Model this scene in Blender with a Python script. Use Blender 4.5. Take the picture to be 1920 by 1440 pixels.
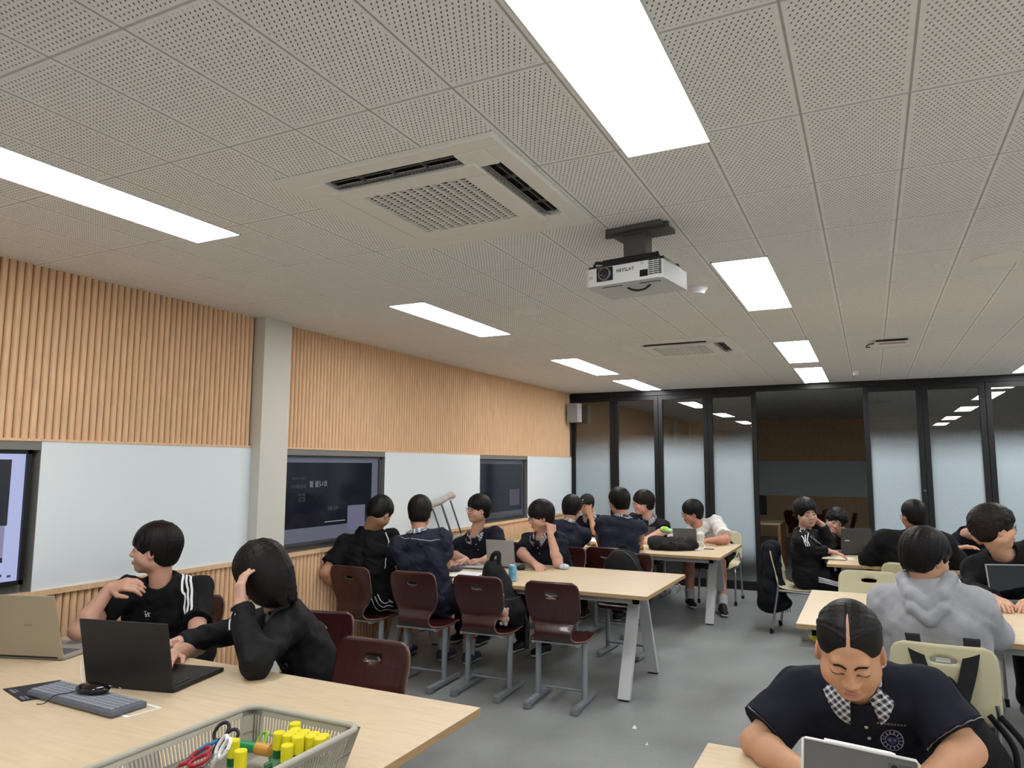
import bpy, bmesh, math, random
import numpy as np
from mathutils import Vector, Matrix
from mathutils.bvhtree import BVHTree
random.seed(4); rng = np.random.RandomState(7)
for o in list(bpy.data.objects): bpy.data.objects.remove(o)
SC = bpy.context.scene; COL = SC.collection
PI = math.pi
H = 2.728            # ceiling height
# ---------------------------------------------------------------- camera, world, exposure
yaw, pit, rol = -0.45923682, 0.11240343, 0.00316275
cy, sy, cp, sp, cr, sr = math.cos(yaw), math.sin(yaw), math.cos(pit), math.sin(pit), math.cos(rol), math.sin(rol)
f_ = Vector((sy*cp, cy*cp, sp)); r_ = Vector((cy, -sy, 0)); u_ = r_.cross(f_)
r2 = cr*r_ + sr*u_; u2 = -sr*r_ + cr*u_
cam = bpy.data.objects.new('camera', bpy.data.cameras.new('camera')); COL.objects.link(cam)
M = Matrix((r2, u2, -f_)).transposed().to_4x4(); M.translation = (0, 0, 1.64); cam.matrix_world = M
cam.data.sensor_fit = 'HORIZONTAL'; cam.data.sensor_width = 36; cam.data.lens = 1352.65/1920*36
cam.data.clip_start = .05; SC.camera = cam
W = bpy.data.worlds.new('night'); SC.world = W; W.use_nodes = True
W.node_tree.nodes['Background'].inputs[0].default_value = (.01, .012, .016, 1)
W.node_tree.nodes['Background'].inputs[1].default_value = .3
SC.view_settings.view_transform = 'Standard'; SC.view_settings.look = 'None'
SC.view_settings.gamma = 1; SC.view_settings.use_curve_mapping = False
SC.view_settings.exposure = 0.0
SC.cycles.diffuse_bounces = 8; SC.cycles.max_bounces = 16; SC.cycles.transparent_max_bounces = 16
LAMP = 20.0           # radiance of the ceiling light panels

# ---------------------------------------------------------------- materials
def S2L(c): return tuple(((v/255)/12.92 if v/255 <= .04045 else ((v/255+.055)/1.055)**2.4) for v in c)
MATS = {}
def mat(name, col, rough=.6, metal=0., bump=0., bscale=60, var=0., vscale=4, spec=.4, coat=0., sss=0., stretch=None, emis=None, trans=0.):
    if name in MATS: return MATS[name]
    m = bpy.data.materials.new(name); m.use_nodes = True; nt = m.node_tree; b = nt.nodes['Principled BSDF']
    c = S2L(col)
    b.inputs['Base Color'].default_value = (*c, 1); b.inputs['Roughness'].default_value = rough
    b.inputs['Metallic'].default_value = metal; b.inputs['Specular IOR Level'].default_value = spec
    b.inputs['Coat Weight'].default_value = coat; b.inputs['Transmission Weight'].default_value = trans
    if sss: b.inputs['Subsurface Weight'].default_value = sss; b.inputs['Subsurface Radius'].default_value = (.02, .008, .004); b.inputs['Subsurface Scale'].default_value = .3
    tc = nt.nodes.new('ShaderNodeTexCoord'); src = tc.outputs['Object']
    if stretch:
        mp = nt.nodes.new('ShaderNodeMapping'); mp.inputs['Scale'].default_value = stretch; nt.links.new(src, mp.inputs[0]); src = mp.outputs[0]
    if var:
        n = nt.nodes.new('ShaderNodeTexNoise'); n.inputs['Scale'].default_value = vscale; n.inputs['Detail'].default_value = 6; nt.links.new(src, n.inputs['Vector'])
        mx = nt.nodes.new('ShaderNodeMix'); mx.data_type = 'RGBA'
        mx.inputs[6].default_value = (*[v*(1-var) for v in c], 1); mx.inputs[7].default_value = (*[min(1, v*(1+var)) for v in c], 1)
        rp = nt.nodes.new('ShaderNodeMapRange'); rp.inputs[1].default_value = .3; rp.inputs[2].default_value = .7
        nt.links.new(n.outputs[0], rp.inputs[0]); nt.links.new(rp.outputs[0], mx.inputs[0]); nt.links.new(mx.outputs[2], b.inputs['Base Color'])
    if bump:
        n = nt.nodes.new('ShaderNodeTexNoise'); n.inputs['Scale'].default_value = bscale; n.inputs['Detail'].default_value = 3; nt.links.new(src, n.inputs['Vector'])
        bp = nt.nodes.new('ShaderNodeBump'); bp.inputs['Strength'].default_value = bump; bp.inputs['Distance'].default_value = .004
        nt.links.new(n.outputs[0], bp.inputs['Height']); nt.links.new(bp.outputs[0], b.inputs['Normal'])
    if emis:
        b.inputs['Emission Color'].default_value = (*S2L(emis[0]), 1); b.inputs['Emission Strength'].default_value = emis[1]
    MATS[name] = m; return m
def nd(nt, t, **k):
    n = nt.nodes.new('ShaderNode'+t)
    for a, v in k.items():
        if a[0] == 'i' and a[1:].isdigit(): n.inputs[int(a[1:])].default_value = v
        else: setattr(n, a, v)
    return n
def mth(nt, op, a, b=None, c=None):
    n = nt.nodes.new('ShaderNodeMath'); n.operation = op
    for i, v in enumerate((a, b, c)):
        if v is None: continue
        if isinstance(v, (int, float)): n.inputs[i].default_value = v
        else: nt.links.new(v, n.inputs[i])
    return n.outputs[0]

def ceiling_mat():
    m = bpy.data.materials.new('perforated_ceiling_board'); m.use_nodes = True; nt = m.node_tree; b = nt.nodes['Principled BSDF']
    tc = nd(nt, 'TexCoord'); sx = nd(nt, 'SeparateXYZ'); nt.links.new(tc.outputs['Object'], sx.inputs[0]); X, Y = sx.outputs[0], sx.outputs[1]
    gx = mth(nt, 'PINGPONG', mth(nt, 'ADD', X, .74+2.98*2), .149)      # distance to a joint running in depth
    gy = mth(nt, 'PINGPONG', mth(nt, 'ADD', Y, -1.70+6.1*3), .305)
    jx = mth(nt, 'LESS_THAN', gx, .0036); jy = mth(nt, 'LESS_THAN', gy, .0045)
    joint = mth(nt, 'MAXIMUM', jx, mth(nt, 'MULTIPLY', jy, .75))
    bar = mth(nt, 'LESS_THAN', mth(nt, 'MINIMUM', gx, gy), .016)
    p = .0166
    row = mth(nt, 'FLOOR', mth(nt, 'DIVIDE', Y, p)); par = mth(nt, 'MULTIPLY', mth(nt, 'PINGPONG', row, 1), .5)
    u = mth(nt, 'SUBTRACT', mth(nt, 'FRACT', mth(nt, 'ADD', mth(nt, 'DIVIDE', X, p), par)), .5)
    v = mth(nt, 'SUBTRACT', mth(nt, 'FRACT', mth(nt, 'DIVIDE', Y, p)), .5)
    wv = mth(nt, 'ADD', u, mth(nt, 'MULTIPLY', v, .5))
    hole = mth(nt, 'MULTIPLY', mth(nt, 'LESS_THAN', mth(nt, 'ABSOLUTE', wv), .125), mth(nt, 'LESS_THAN', mth(nt, 'ABSOLUTE', v), .22))
    hole = mth(nt, 'MULTIPLY', hole, mth(nt, 'SUBTRACT', 1, bar))
    no = nd(nt, 'TexNoise'); no.inputs['Scale'].default_value = 45; nt.links.new(tc.outputs['Object'], no.inputs['Vector'])
    n2 = nd(nt, 'TexNoise'); n2.inputs['Scale'].default_value = .8; nt.links.new(tc.outputs['Object'], n2.inputs['Vector'])
    base = S2L((242, 241, 238))
    val = mth(nt, 'ADD', mth(nt, 'MULTIPLY', no.outputs[0], .22), mth(nt, 'MULTIPLY', n2.outputs[0], .12))
    val = mth(nt, 'ADD', val, .83)
    dark = mth(nt, 'SUBTRACT', 1, mth(nt, 'MAXIMUM', mth(nt, 'MULTIPLY', hole, .86), mth(nt, 'MULTIPLY', joint, .5)))
    val = mth(nt, 'MULTIPLY', val, dark)
    cm = nd(nt, 'VectorMath', operation='SCALE'); cm.inputs[0].default_value = base; nt.links.new(val, cm.inputs['Scale'])
    nt.links.new(cm.outputs[0], b.inputs['Base Color']); b.inputs['Roughness'].default_value = .9; b.inputs['Specular IOR Level'].default_value = .2
    bp = nd(nt, 'Bump'); bp.inputs['Strength'].default_value = .35; bp.inputs['Distance'].default_value = .003
    nt.links.new(mth(nt, 'SUBTRACT', mth(nt, 'MULTIPLY', no.outputs[0], .5), hole), bp.inputs['Height']); nt.links.new(bp.outputs[0], b.inputs['Normal'])
    return m
def floor_mat(name, col):
    m = bpy.data.materials.new(name); m.use_nodes = True; nt = m.node_tree; b = nt.nodes['Principled BSDF']
    tc = nd(nt, 'TexCoord'); a = nd(nt, 'TexNoise'); a.inputs['Scale'].default_value = 1.6; a.inputs['Detail'].default_value = 9; a.inputs['Roughness'].default_value = .62
    c = nd(nt, 'TexNoise'); c.inputs['Scale'].default_value = 70; c.inputs['Detail'].default_value = 4
    for n in (a, c): nt.links.new(tc.outputs['Object'], n.inputs['Vector'])
    v = mth(nt, 'ADD', mth(nt, 'MULTIPLY', a.outputs[0], .9), mth(nt, 'MULTIPLY', c.outputs[0], .35)); v = mth(nt, 'ADD', v, .38)
    cm = nd(nt, 'VectorMath', operation='SCALE'); cm.inputs[0].default_value = S2L(col); nt.links.new(v, cm.inputs['Scale'])
    nt.links.new(cm.outputs[0], b.inputs['Base Color'])
    nt.links.new(mth(nt, 'ADD', mth(nt, 'MULTIPLY', a.outputs[0], .35), .28), b.inputs['Roughness']); b.inputs['Specular IOR Level'].default_value = .35
    return m
def glass_mat(name, film=None, tint=(.95, .98, .98)):
    m = bpy.data.materials.new(name); m.use_nodes = True; nt = m.node_tree; nt.nodes.remove(nt.nodes['Principled BSDF'])
    out = nt.nodes['Material Output']
    tr = nd(nt, 'BsdfTransparent'); tr.inputs[0].default_value = (*tint, 1); gl = nd(nt, 'BsdfGlossy'); gl.inputs['Roughness'].default_value = .0
    fr = nd(nt, 'Fresnel'); fr.inputs[0].default_value = 1.52
    mx = nd(nt, 'MixShader'); nt.links.new(mth(nt, 'MINIMUM', mth(nt, 'MULTIPLY', fr.outputs[0], 1.7), 1), mx.inputs[0]); nt.links.new(tr.outputs[0], mx.inputs[1]); nt.links.new(gl.outputs[0], mx.inputs[2])
    res = mx.outputs[0]
    if film:
        tc = nd(nt, 'TexCoord'); s = nd(nt, 'SeparateXYZ'); nt.links.new(tc.outputs['Object'], s.inputs[0]); z = s.outputs[2]
        up = nd(nt, 'MapRange', interpolation_type='SMOOTHSTEP'); up.inputs[1].default_value = film[2]; up.inputs[2].default_value = film[3]; up.inputs[3].default_value = 1; up.inputs[4].default_value = 0
        lo = nd(nt, 'MapRange', interpolation_type='SMOOTHSTEP'); lo.inputs[1].default_value = film[0]; lo.inputs[2].default_value = film[1]
        nt.links.new(z, up.inputs[0]); nt.links.new(z, lo.inputs[0])
        no = nd(nt, 'TexNoise'); no.inputs['Scale'].default_value = 160; nt.links.new(tc.outputs['Object'], no.inputs['Vector'])
        fac = mth(nt, 'MULTIPLY', mth(nt, 'MULTIPLY', up.outputs[0], lo.outputs[0]), mth(nt, 'ADD', .82, mth(nt, 'MULTIPLY', no.outputs[0], .26)))
        df = nd(nt, 'BsdfDiffuse'); df.inputs[0].default_value = (*S2L((208, 222, 230)), 1)
        tl = nd(nt, 'BsdfTranslucent'); tl.inputs[0].default_value = (*S2L((208, 222, 230)), 1)
        fm = nd(nt, 'MixShader', i0=.3); nt.links.new(df.outputs[0], fm.inputs[1]); nt.links.new(tl.outputs[0], fm.inputs[2])
        m2 = nd(nt, 'MixShader'); nt.links.new(mth(nt, 'MULTIPLY', fac, .94), m2.inputs[0]); nt.links.new(res, m2.inputs[1]); nt.links.new(fm.outputs[0], m2.inputs[2]); res = m2.outputs[0]
    nt.links.new(res, out.inputs[0]); return m
def plaid_mat():
    m = bpy.data.materials.new('plaid_cotton'); m.use_nodes = True; nt = m.node_tree; b = nt.nodes['Principled BSDF']
    tc = nd(nt, 'TexCoord'); mp = nd(nt, 'Mapping'); mp.inputs['Rotation'].default_value = (.5, .6, .75); nt.links.new(tc.outputs['Object'], mp.inputs[0])
    s = nd(nt, 'SeparateXYZ'); nt.links.new(mp.outputs[0], s.inputs[0])
    a = mth(nt, 'LESS_THAN', mth(nt, 'PINGPONG', s.outputs[0], .008), .0034); c = mth(nt, 'LESS_THAN', mth(nt, 'PINGPONG', s.outputs[2], .008), .0034)
    k = mth(nt, 'ADD', mth(nt, 'MULTIPLY', a, .5), mth(nt, 'MULTIPLY', c, .5))
    cr = nd(nt, 'Mix', data_type='RGBA'); cr.inputs[6].default_value = (*S2L((46, 48, 66)), 1); cr.inputs[7].default_value = (*S2L((215, 217, 222)), 1)
    nt.links.new(k, cr.inputs[0]); nt.links.new(cr.outputs[2], b.inputs['Base Color']); b.inputs['Roughness'].default_value = .85
    return m
def plush_mat(name, c1, c2, sc):
    m = bpy.data.materials.new(name); m.use_nodes = True; nt = m.node_tree; b = nt.nodes['Principled BSDF']
    n = nd(nt, 'TexNoise'); n.inputs['Scale'].default_value = sc
    tc = nd(nt, 'TexCoord'); nt.links.new(tc.outputs['Object'], n.inputs['Vector'])
    r = nd(nt, 'MapRange'); r.inputs[1].default_value = .42; r.inputs[2].default_value = .58; nt.links.new(n.outputs[0], r.inputs[0])
    x = nd(nt, 'Mix', data_type='RGBA'); x.inputs[6].default_value = (*S2L(c1), 1); x.inputs[7].default_value = (*S2L(c2), 1)
    nt.links.new(r.outputs[0], x.inputs[0]); nt.links.new(x.outputs[2], b.inputs['Base Color']); b.inputs['Roughness'].default_value = .8
    return m
def lamp_mat():
    m = bpy.data.materials.new('glowing_diffuser'); m.use_nodes = True; nt = m.node_tree; nt.nodes.remove(nt.nodes['Principled BSDF'])
    e = nd(nt, 'Emission'); e.inputs[0].default_value = (.985, .985, .98, 1); e.inputs[1].default_value = LAMP
    nt.links.new(e.outputs[0], nt.nodes['Material Output'].inputs[0]); return m

# ---------------------------------------------------------------- object helpers
def tag(o, label=None, cat=None, group=None, kind=None):
    if label: o['label'] = label
    if cat: o['category'] = cat
    if group: o['group'] = group
    if kind: o['kind'] = kind
    return o
def thing(name, label, cat, loc=(0, 0, 0), rz=0., group=None):
    o = bpy.data.objects.new(name, None); COL.objects.link(o); o.empty_display_size = .05
    o.location = loc; o.rotation_euler = (0, 0, rz); return tag(o, label, cat, group)
class MB:
    """collects shapes, then links them as ONE mesh object"""
    def __init__(s): s.v = []; s.f = []; s.m = []; s.sm = []
    def add(s, V, F, mi=0, smooth=False):
        k = len(s.v); s.v += [tuple(p) for p in V]; s.f += [tuple(i+k for i in f) for f in F]; s.m += [mi]*len(F); s.sm += [smooth]*len(F); return s
    def box(s, a, b, mi=0, X=None, bev=0.):
        (x0, y0, z0), (x1, y1, z1) = a, b
        x0, x1 = min(x0, x1), max(x0, x1); y0, y1 = min(y0, y1), max(y0, y1); z0, z1 = min(z0, z1), max(z0, z1)
        if bev > 0:
            bm = bmesh.new(); bmesh.ops.create_cube(bm, size=1)
            for v in bm.verts: v.co = Vector((x0+(v.co.x+.5)*(x1-x0), y0+(v.co.y+.5)*(y1-y0), z0+(v.co.z+.5)*(z1-z0)))
            bmesh.ops.bevel(bm, geom=bm.edges[:], offset=min(bev, .49*min(x1-x0, y1-y0, z1-z0)), segments=2, affect='EDGES', profile=.6)
            bm.verts.index_update(); V = [v.co.copy() for v in bm.verts]; F = [[v.index for v in f.verts] for f in bm.faces]; bm.free()
        else:
            V = [Vector(p) for p in ((x0,y0,z0),(x1,y0,z0),(x1,y1,z0),(x0,y1,z0),(x0,y0,z1),(x1,y0,z1),(x1,y1,z1),(x0,y1,z1))]
            F = [(0,3,2,1),(4,5,6,7),(0,1,5,4),(1,2,6,5),(2,3,7,6),(3,0,4,7)]
        if X is not None: V = [X @ Vector(p) for p in V]
        return s.add(V, F, mi)
    def tube(s, pts, r, n=10, mi=0, cap=True, sx=1., up=None):
        pts = [Vector(p) for p in pts]; rs = r if isinstance(r, (list, tuple)) else [r]*len(pts); V = []; F = []; prev = None
        for i, p in enumerate(pts):
            t = (pts[min(i+1, len(pts)-1)] - pts[max(i-1, 0)]).normalized()
            if prev is None:
                u = Vector(up) if up is not None else (Vector((0, 0, 1)) if abs(t.z) < .9 else Vector((1, 0, 0)))
            else: u = prev
            u = (u - t*u.dot(t)).normalized(); prev = u; w = t.cross(u)
            for k in range(n):
                a = 2*PI*k/n; V.append(p + rs[i]*(math.cos(a)*u*sx + math.sin(a)*w))
        for i in range(len(pts)-1):
            for k in range(n): F.append((i*n+k, i*n+(k+1) % n, (i+1)*n+(k+1) % n, (i+1)*n+k))
        s.add(V, F, mi, True)
        if cap: s.add(V[:n], [tuple(range(n))[::-1]], mi); s.add(V[-n:], [tuple(range(n))], mi)
        return s
    def lathe(s, prof, c=(0, 0, 0), n=24, mi=0, X=None, mis=None):
        V = []; c = Vector(c)
        for r, z in prof:
            for k in range(n): a = 2*PI*k/n; V.append(Vector((r*math.cos(a), r*math.sin(a), z))+c)
        if X is not None: V = [X @ p for p in V]
        for i in range(len(prof)-1):
            F = [(i*n+k, i*n+(k+1) % n, (i+1)*n+(k+1) % n, (i+1)*n+k) for k in range(n)]
            s.add(V[i*n:(i+2)*n], [tuple(j-i*n for j in f) for f in F], (mis[i] if mis else mi), True)
        return s
    def prism(s, poly, z0, z1, mi=0, X=None):
        n = len(poly); V = [Vector((x, y, z0)) for x, y in poly]+[Vector((x, y, z1)) for x, y in poly]
        if X is not None: V = [X @ p for p in V]
        return s.add(V, [tuple(range(n))[::-1], tuple(range(n, 2*n))]+[(i, (i+1) % n, n+(i+1) % n, n+i) for i in range(n)], mi)
    def sphere(s, c, r, mi=0, X=None, nu=16, nv=10):
        c = Vector(c); rr = r if isinstance(r, (list, tuple)) else (r, r, r); V = []
        for j in range(nv+1):
            b = -PI/2+PI*j/nv
            for k in range(nu):
                a = 2*PI*k/nu; V.append(Vector((rr[0]*math.cos(b)*math.cos(a), rr[1]*math.cos(b)*math.sin(a), rr[2]*math.sin(b)))+c)
        if X is not None: V = [X @ p for p in V]
        return s.add(V, [(j*nu+k, j*nu+(k+1) % nu, (j+1)*nu+(k+1) % nu, (j+1)*nu+k) for j in range(nv) for k in range(nu)], mi, True)
    def build(s, name, mats, parent=None, loc=None):
        me = bpy.data.meshes.new(name); me.from_pydata(s.v, [], s.f)
        for m in (mats if isinstance(mats, (list, tuple)) else [mats]): me.materials.append(m)
        me.polygons.foreach_set('material_index', s.m); me.polygons.foreach_set('use_smooth', s.sm); me.update()
        o = bpy.data.objects.new(name, me); COL.objects.link(o)
        if parent: o.parent = parent
        if loc: o.location = loc
        return o
def copy_tree(o, parent=None):
    c = o.copy(); COL.objects.link(c)
    if parent: c.parent = parent
    for ch in list(CH.get(o.name, [])): copy_tree(ch, c)
    return c
CH = {}
def kids(o):
    """remember the children of a prototype for copying"""
    CH[o.name] = [x for x in bpy.data.objects if x.parent == o]
    for x in CH[o.name]: kids(x)
def bez(P, n=10):
    """smooth curve through points (Catmull-Rom)"""
    P = [Vector(p) for p in P]; out = []
    for i in range(len(P)-1):
        a, b, c, d = P[max(i-1, 0)], P[i], P[i+1], P[min(i+2, len(P)-1)]
        for k in range(n):
            t = k/n; out.append(.5*((2*b)+(c-a)*t+(2*a-5*b+4*c-d)*t*t+(3*b-a-3*c+d)*t**3))
    out.append(P[-1]); return out

WOOD = mat('birch_tabletop', (207, 187, 156), .42, var=.07, vscale=3, stretch=(2, 14, 14), bump=.02, bscale=40)
EDGE = mat('plywood_edge', (172, 142, 102), .6, var=.15, vscale=30, stretch=(1, 1, 14))
LEGP = mat('light_grey_paint', (186, 188, 190), .45)
APRON = mat('grey_steel', (142, 144, 146), .45, metal=.2)
BROWN = mat('mahogany_plywood', (54, 20, 20), .3, var=.3, vscale=3, stretch=(22, 3, 2), coat=.35, spec=.5)
BREDGE = mat('bare_plywood_edge', (122, 86, 72), .5)
TUBE = mat('grey_powder_coat', (132, 139, 145), .42, metal=.15)
CREAM = mat('cream_plastic', (206, 198, 164), .4, var=.03, vscale=6)
CHROME = mat('brushed_chrome', (170, 170, 170), .28, metal=.9)
BLK = mat('black_plastic', (22, 22, 24), .4)
RUB = mat('black_rubber', (14, 14, 15), .7)
FRAME = mat('black_aluminium', (17, 17, 19), .5, spec=.35)
SLAT = mat('oak_slat', (224, 187, 148), .6, var=.1, vscale=5, stretch=(8, 8, 1), bump=.12, bscale=30)
SLATB = mat('slat_backing', (140, 104, 74), .8)
WHITE = mat('white_wall_paint', (226, 234, 238), .55, bump=.06, bscale=240)
COLM = mat('off_white_column_paint', (206, 203, 193), .7, bump=.05, bscale=120)
ACW = mat('off_white_enamel', (236, 234, 226), .5)
DARKM = mat('dark_void', (24, 24, 24), .8)
PAPER = mat('white_paper', (225, 228, 232), .8)
NYL = mat('black_nylon', (20, 20, 22), .75, bump=.5, bscale=90, spec=.25)
GREYL = mat('silver_laptop_shell', (150, 150, 150), .4, metal=.3)
# ================================================================ the room
def wall_box(name, a, b, m):
    return tag(MB().box(a, b).build(name, m), kind='structure')
FL = floor_mat('polished_concrete', (134, 137, 137)); CE = ceiling_mat()
XR, YB, YG, YF = 5.2, -2.6, 10.25, 18.2
wall_box('floor', (-4.4, YB, -.12), (XR, YG+.05, 0), FL)
wall_box('floor', (-4.4, YG+.05, -.12), (XR, YF, 0), FL)
wall_box('ceiling', (-4.4, YB, H), (XR, YG+.05, H+.1), CE)
wall_box('ceiling', (-4.4, YG+.05, H), (XR, YF, H+.1), CE)
wall_box('wall_right', (XR, YB, 0), (XR+.12, YF, H), WHITE)
wall_box('wall_back', (-4.4, YB-.12, 0), (XR+.12, YB, H), WHITE)
XW = -4.05
# left wall: niche depth .1 behind three displays, white board band between z .96 and 1.755
DISP = [(.62, 2.405), (4.19, 5.53), (7.36, 8.66)]
def left_wall():
    mb = MB(); y = YB
    mb.box((XW-.3, YB, 0), (XW-.1, YG, H))
    for a, b in DISP: mb.box((XW-.1, y, .955), (XW, a, 1.765)); y = b
    mb.box((XW-.1, y, .955), (XW, YG, 1.765))
    mb.box((XW-.1, YB, 0), (XW-.035, YG, .955)); mb.box((XW-.1, YB, 1.765), (XW-.035, YG, H))
    tag(mb.build('wall_left', WHITE), kind='structure')
    mb = MB()
    for a, b in DISP:   # dark niche lining
        mb.box((XW-.1, a, .955), (XW-.095, b, 1.765)); mb.box((XW-.095, a, .955), (XW-.001, a+.004, 1.765)); mb.box((XW-.095, b-.004, .955), (XW-.001, b, 1.765))
        mb.box((XW-.095, a, 1.715), (XW-.002, b, 1.765))
    tag(mb.build('trim_1', mat('grey_niche_lining', (122, 121, 116), .6)), kind='structure')
left_wall()
def slats(name, y0, y1, z0, z1, pitch=.0418, rail=0):
    mb = MB(); mb.box((XW-.035, y0, z0), (XW-.022, y1, z1), 1)
    n = int((y1-y0)/pitch); off = (y1-y0-n*pitch)/2
    a = [(math.cos(t)*.0155, math.sin(t)*.020) for t in np.linspace(-PI/2, PI/2, 7)]
    zt = z1 - (.03 if rail == 1 else 0); zb = z0 + (.012 if rail == 0 else 0)
    for i in range(n):
        yc = y0+off+(i+.5)*pitch
        poly = [(XW-.024+max(p[0], 0)*1.45, yc+p[1]*.88) for p in a]
        k = len(poly); V = [(x, y, zb) for x, y in poly]+[(x, y, zt) for x, y in poly]
        mb.add(V, [(j, j+1, k+j+1, k+j) for j in range(k-1)], 0, True); mb.add(V, [tuple(range(k))[::-1], tuple(range(k, 2*k))], 0)
    if rail == 1: mb.box((XW-.03, y0, z1-.03), (XW+.012, y1, z1))
    else: mb.box((XW-.03, y0, z0), (XW+.004, y1, z0+.014))
    return tag(mb.build(name, [SLAT, SLATB]), kind='structure')
slats('trim_2', YB, 3.895, 1.762, H); slats('trim_3', 4.185, 10.2, 1.762, H)
slats('trim_4', YB, 3.895, .02, .962, rail=1); slats('trim_5', 4.185, 10.2, .02, .962, rail=1)
wall_box('trim_6', (XW-.1, 3.9, 0), (-3.965, 4.175, H), COLM)        # the column
# neighbouring room behind the glass
wall_box('wall_left', (XW-.3, YG+.08, 0), (XW-.03, YF, H), WHITE)
mb = MB(); mb.box((XW-.03, YG+.08, 1.76), (XW, YF, H)); mb.box((XW-.03, YG+.08, 0), (XW, YF, .96)); tag(mb.build('trim_7', SLAT), kind='structure')
wall_box('wall_far', (-4.4, YF, 0), (XR, YF+.12, H), WHITE)
mb = MB(); mb.box((-4, YF-.03, 1.76), (XR, YF, H)); mb.box((-4, YF-.03, 0), (XR, YF, .96)); tag(mb.build('trim_8', SLAT), kind='structure')

# folding glass partition
GLF = glass_mat('glass_with_frosted_band', (.28, .62, 1.62, 2.12)); GLC = glass_mat('clear_glass')
def panel(n, x0, x1, film=True, handle=None):
    r = thing('door_%d' % n, None, None, (x0, YG, 0)); r['kind'] = 'structure'
    w = x1-x0; mb = MB(); f = .062
    mb.box((0, -.03, .012), (f, .03, H-.075), bev=.004); mb.box((w-f, -.03, .012), (w, .03, H-.075), bev=.004)
    mb.box((f, -.03, .012), (w-f, .03, .11)); mb.box((f, -.03, H-.14), (w-f, .03, H-.075))
    mb.build('door_frame', FRAME, r)
    MB().box((f-.004, -.004, .1), (w-f+.004, .004, H-.13)).build('glass_pane', GLF if film else GLC, r)
    if handle: MB().lathe([(0, 0), (.009, 0), (.009, .012), (0, .012)], X=Matrix.Translation((handle, -.03, 1.35)) @ Matrix.Rotation(PI/2, 4, 'X'), n=12).build('lock', CHROME, r)
xs = [-4.05, -3.375, -2.71, -2.01, -1.36]
for i in range(4): panel(i+1, xs[i]+.002, xs[i+1]-.002)
ys = [-.053, .607, 1.27, 1.93, 2.6, 3.27, 3.94, 4.6, 5.2]
for i in range(8): panel(i+5, ys[i]+.002, ys[i+1]-.002, handle=(.63 if i == 0 else None))
wall_box('trim_9', (XW, YG-.045, H-.075), (XR, YG+.045, H), FRAME)
wall_box('trim_10', (XW, YG-.03, 0), (XR, YG+.03, .012), FRAME)

# ceiling lights
LM = lamp_mat(); LFR = mat('white_light_frame', (225, 225, 222), .5)
rows = {'window-wall': (-2.775, [(-1.6, -.2), (1.0, 2.41), (3.98, 5.3), (6.8, 8.2), (8.8, 10.15)]),
        'middle': (-.575, [(-1.6, -.2), (1.0, 2.375), (3.86, 5.2), (6.65, 8.07), (8.54, 10.08)]),
        'right': (1.66, [(-1.6, -.2), (1.0, 2.375), (3.86, 5.2), (6.65, 8.07), (8.54, 10.0)]),
        'far-right': (3.86, [(-1.6, -.2), (1.0, 2.375), (3.86, 5.2), (6.65, 8.07)])}
LLAB = {('window-wall', 1): 'bright long ceiling light cut off by the left picture edge', ('window-wall', 2): 'bright ceiling light panel above the white column, second of the left row',
        ('window-wall', 3): 'slim bright ceiling light panel third in the left row towards the glass', ('window-wall', 4): 'bright ceiling light nearest the glass in the left row, before the wall speaker',
        ('middle', 1): 'largest bright ceiling light panel, cut by the top edge, in front of the projector', ('middle', 2): 'bright ceiling light panel just behind and right of the projector',
        ('middle', 3): 'bright ceiling light panel third in the middle row', ('middle', 4): 'bright ceiling light nearest the doorway in the middle row',
        ('right', 4): 'bright ceiling light by the glass partition at the right picture edge'}
def ceil_light(x, y0, y1, lab):
    t = thing('ceiling_light', lab, 'ceiling light', (x, (y0+y1)/2, H), 0, 'ceiling light panels')
    h = (y1-y0)/2; w = .147; mb = MB()
    for a, b in (((-w, -h, -.006), (-w+.006, h, 0)), ((w-.006, -h, -.006), (w, h, 0)), ((-w, -h, -.006), (w, -h+.006, 0)), ((-w, h-.006, -.006), (w, h, 0))): mb.box(a, b)
    mb.build('frame', LFR, t); MB().box((-w+.006, -h+.006, -.004), (w-.006, h-.006, -.001)).build('diffuser', LM, t)
for k, (x, L) in rows.items():
    for i, (a, b) in enumerate(L):
        ceil_light(x, a, b, LLAB.get((k, i), 'bright %s ceiling light panel in the %s row, outside the picture' % (['hindmost', 'second', 'third', 'fourth', 'fifth'][i], k)))
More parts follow.
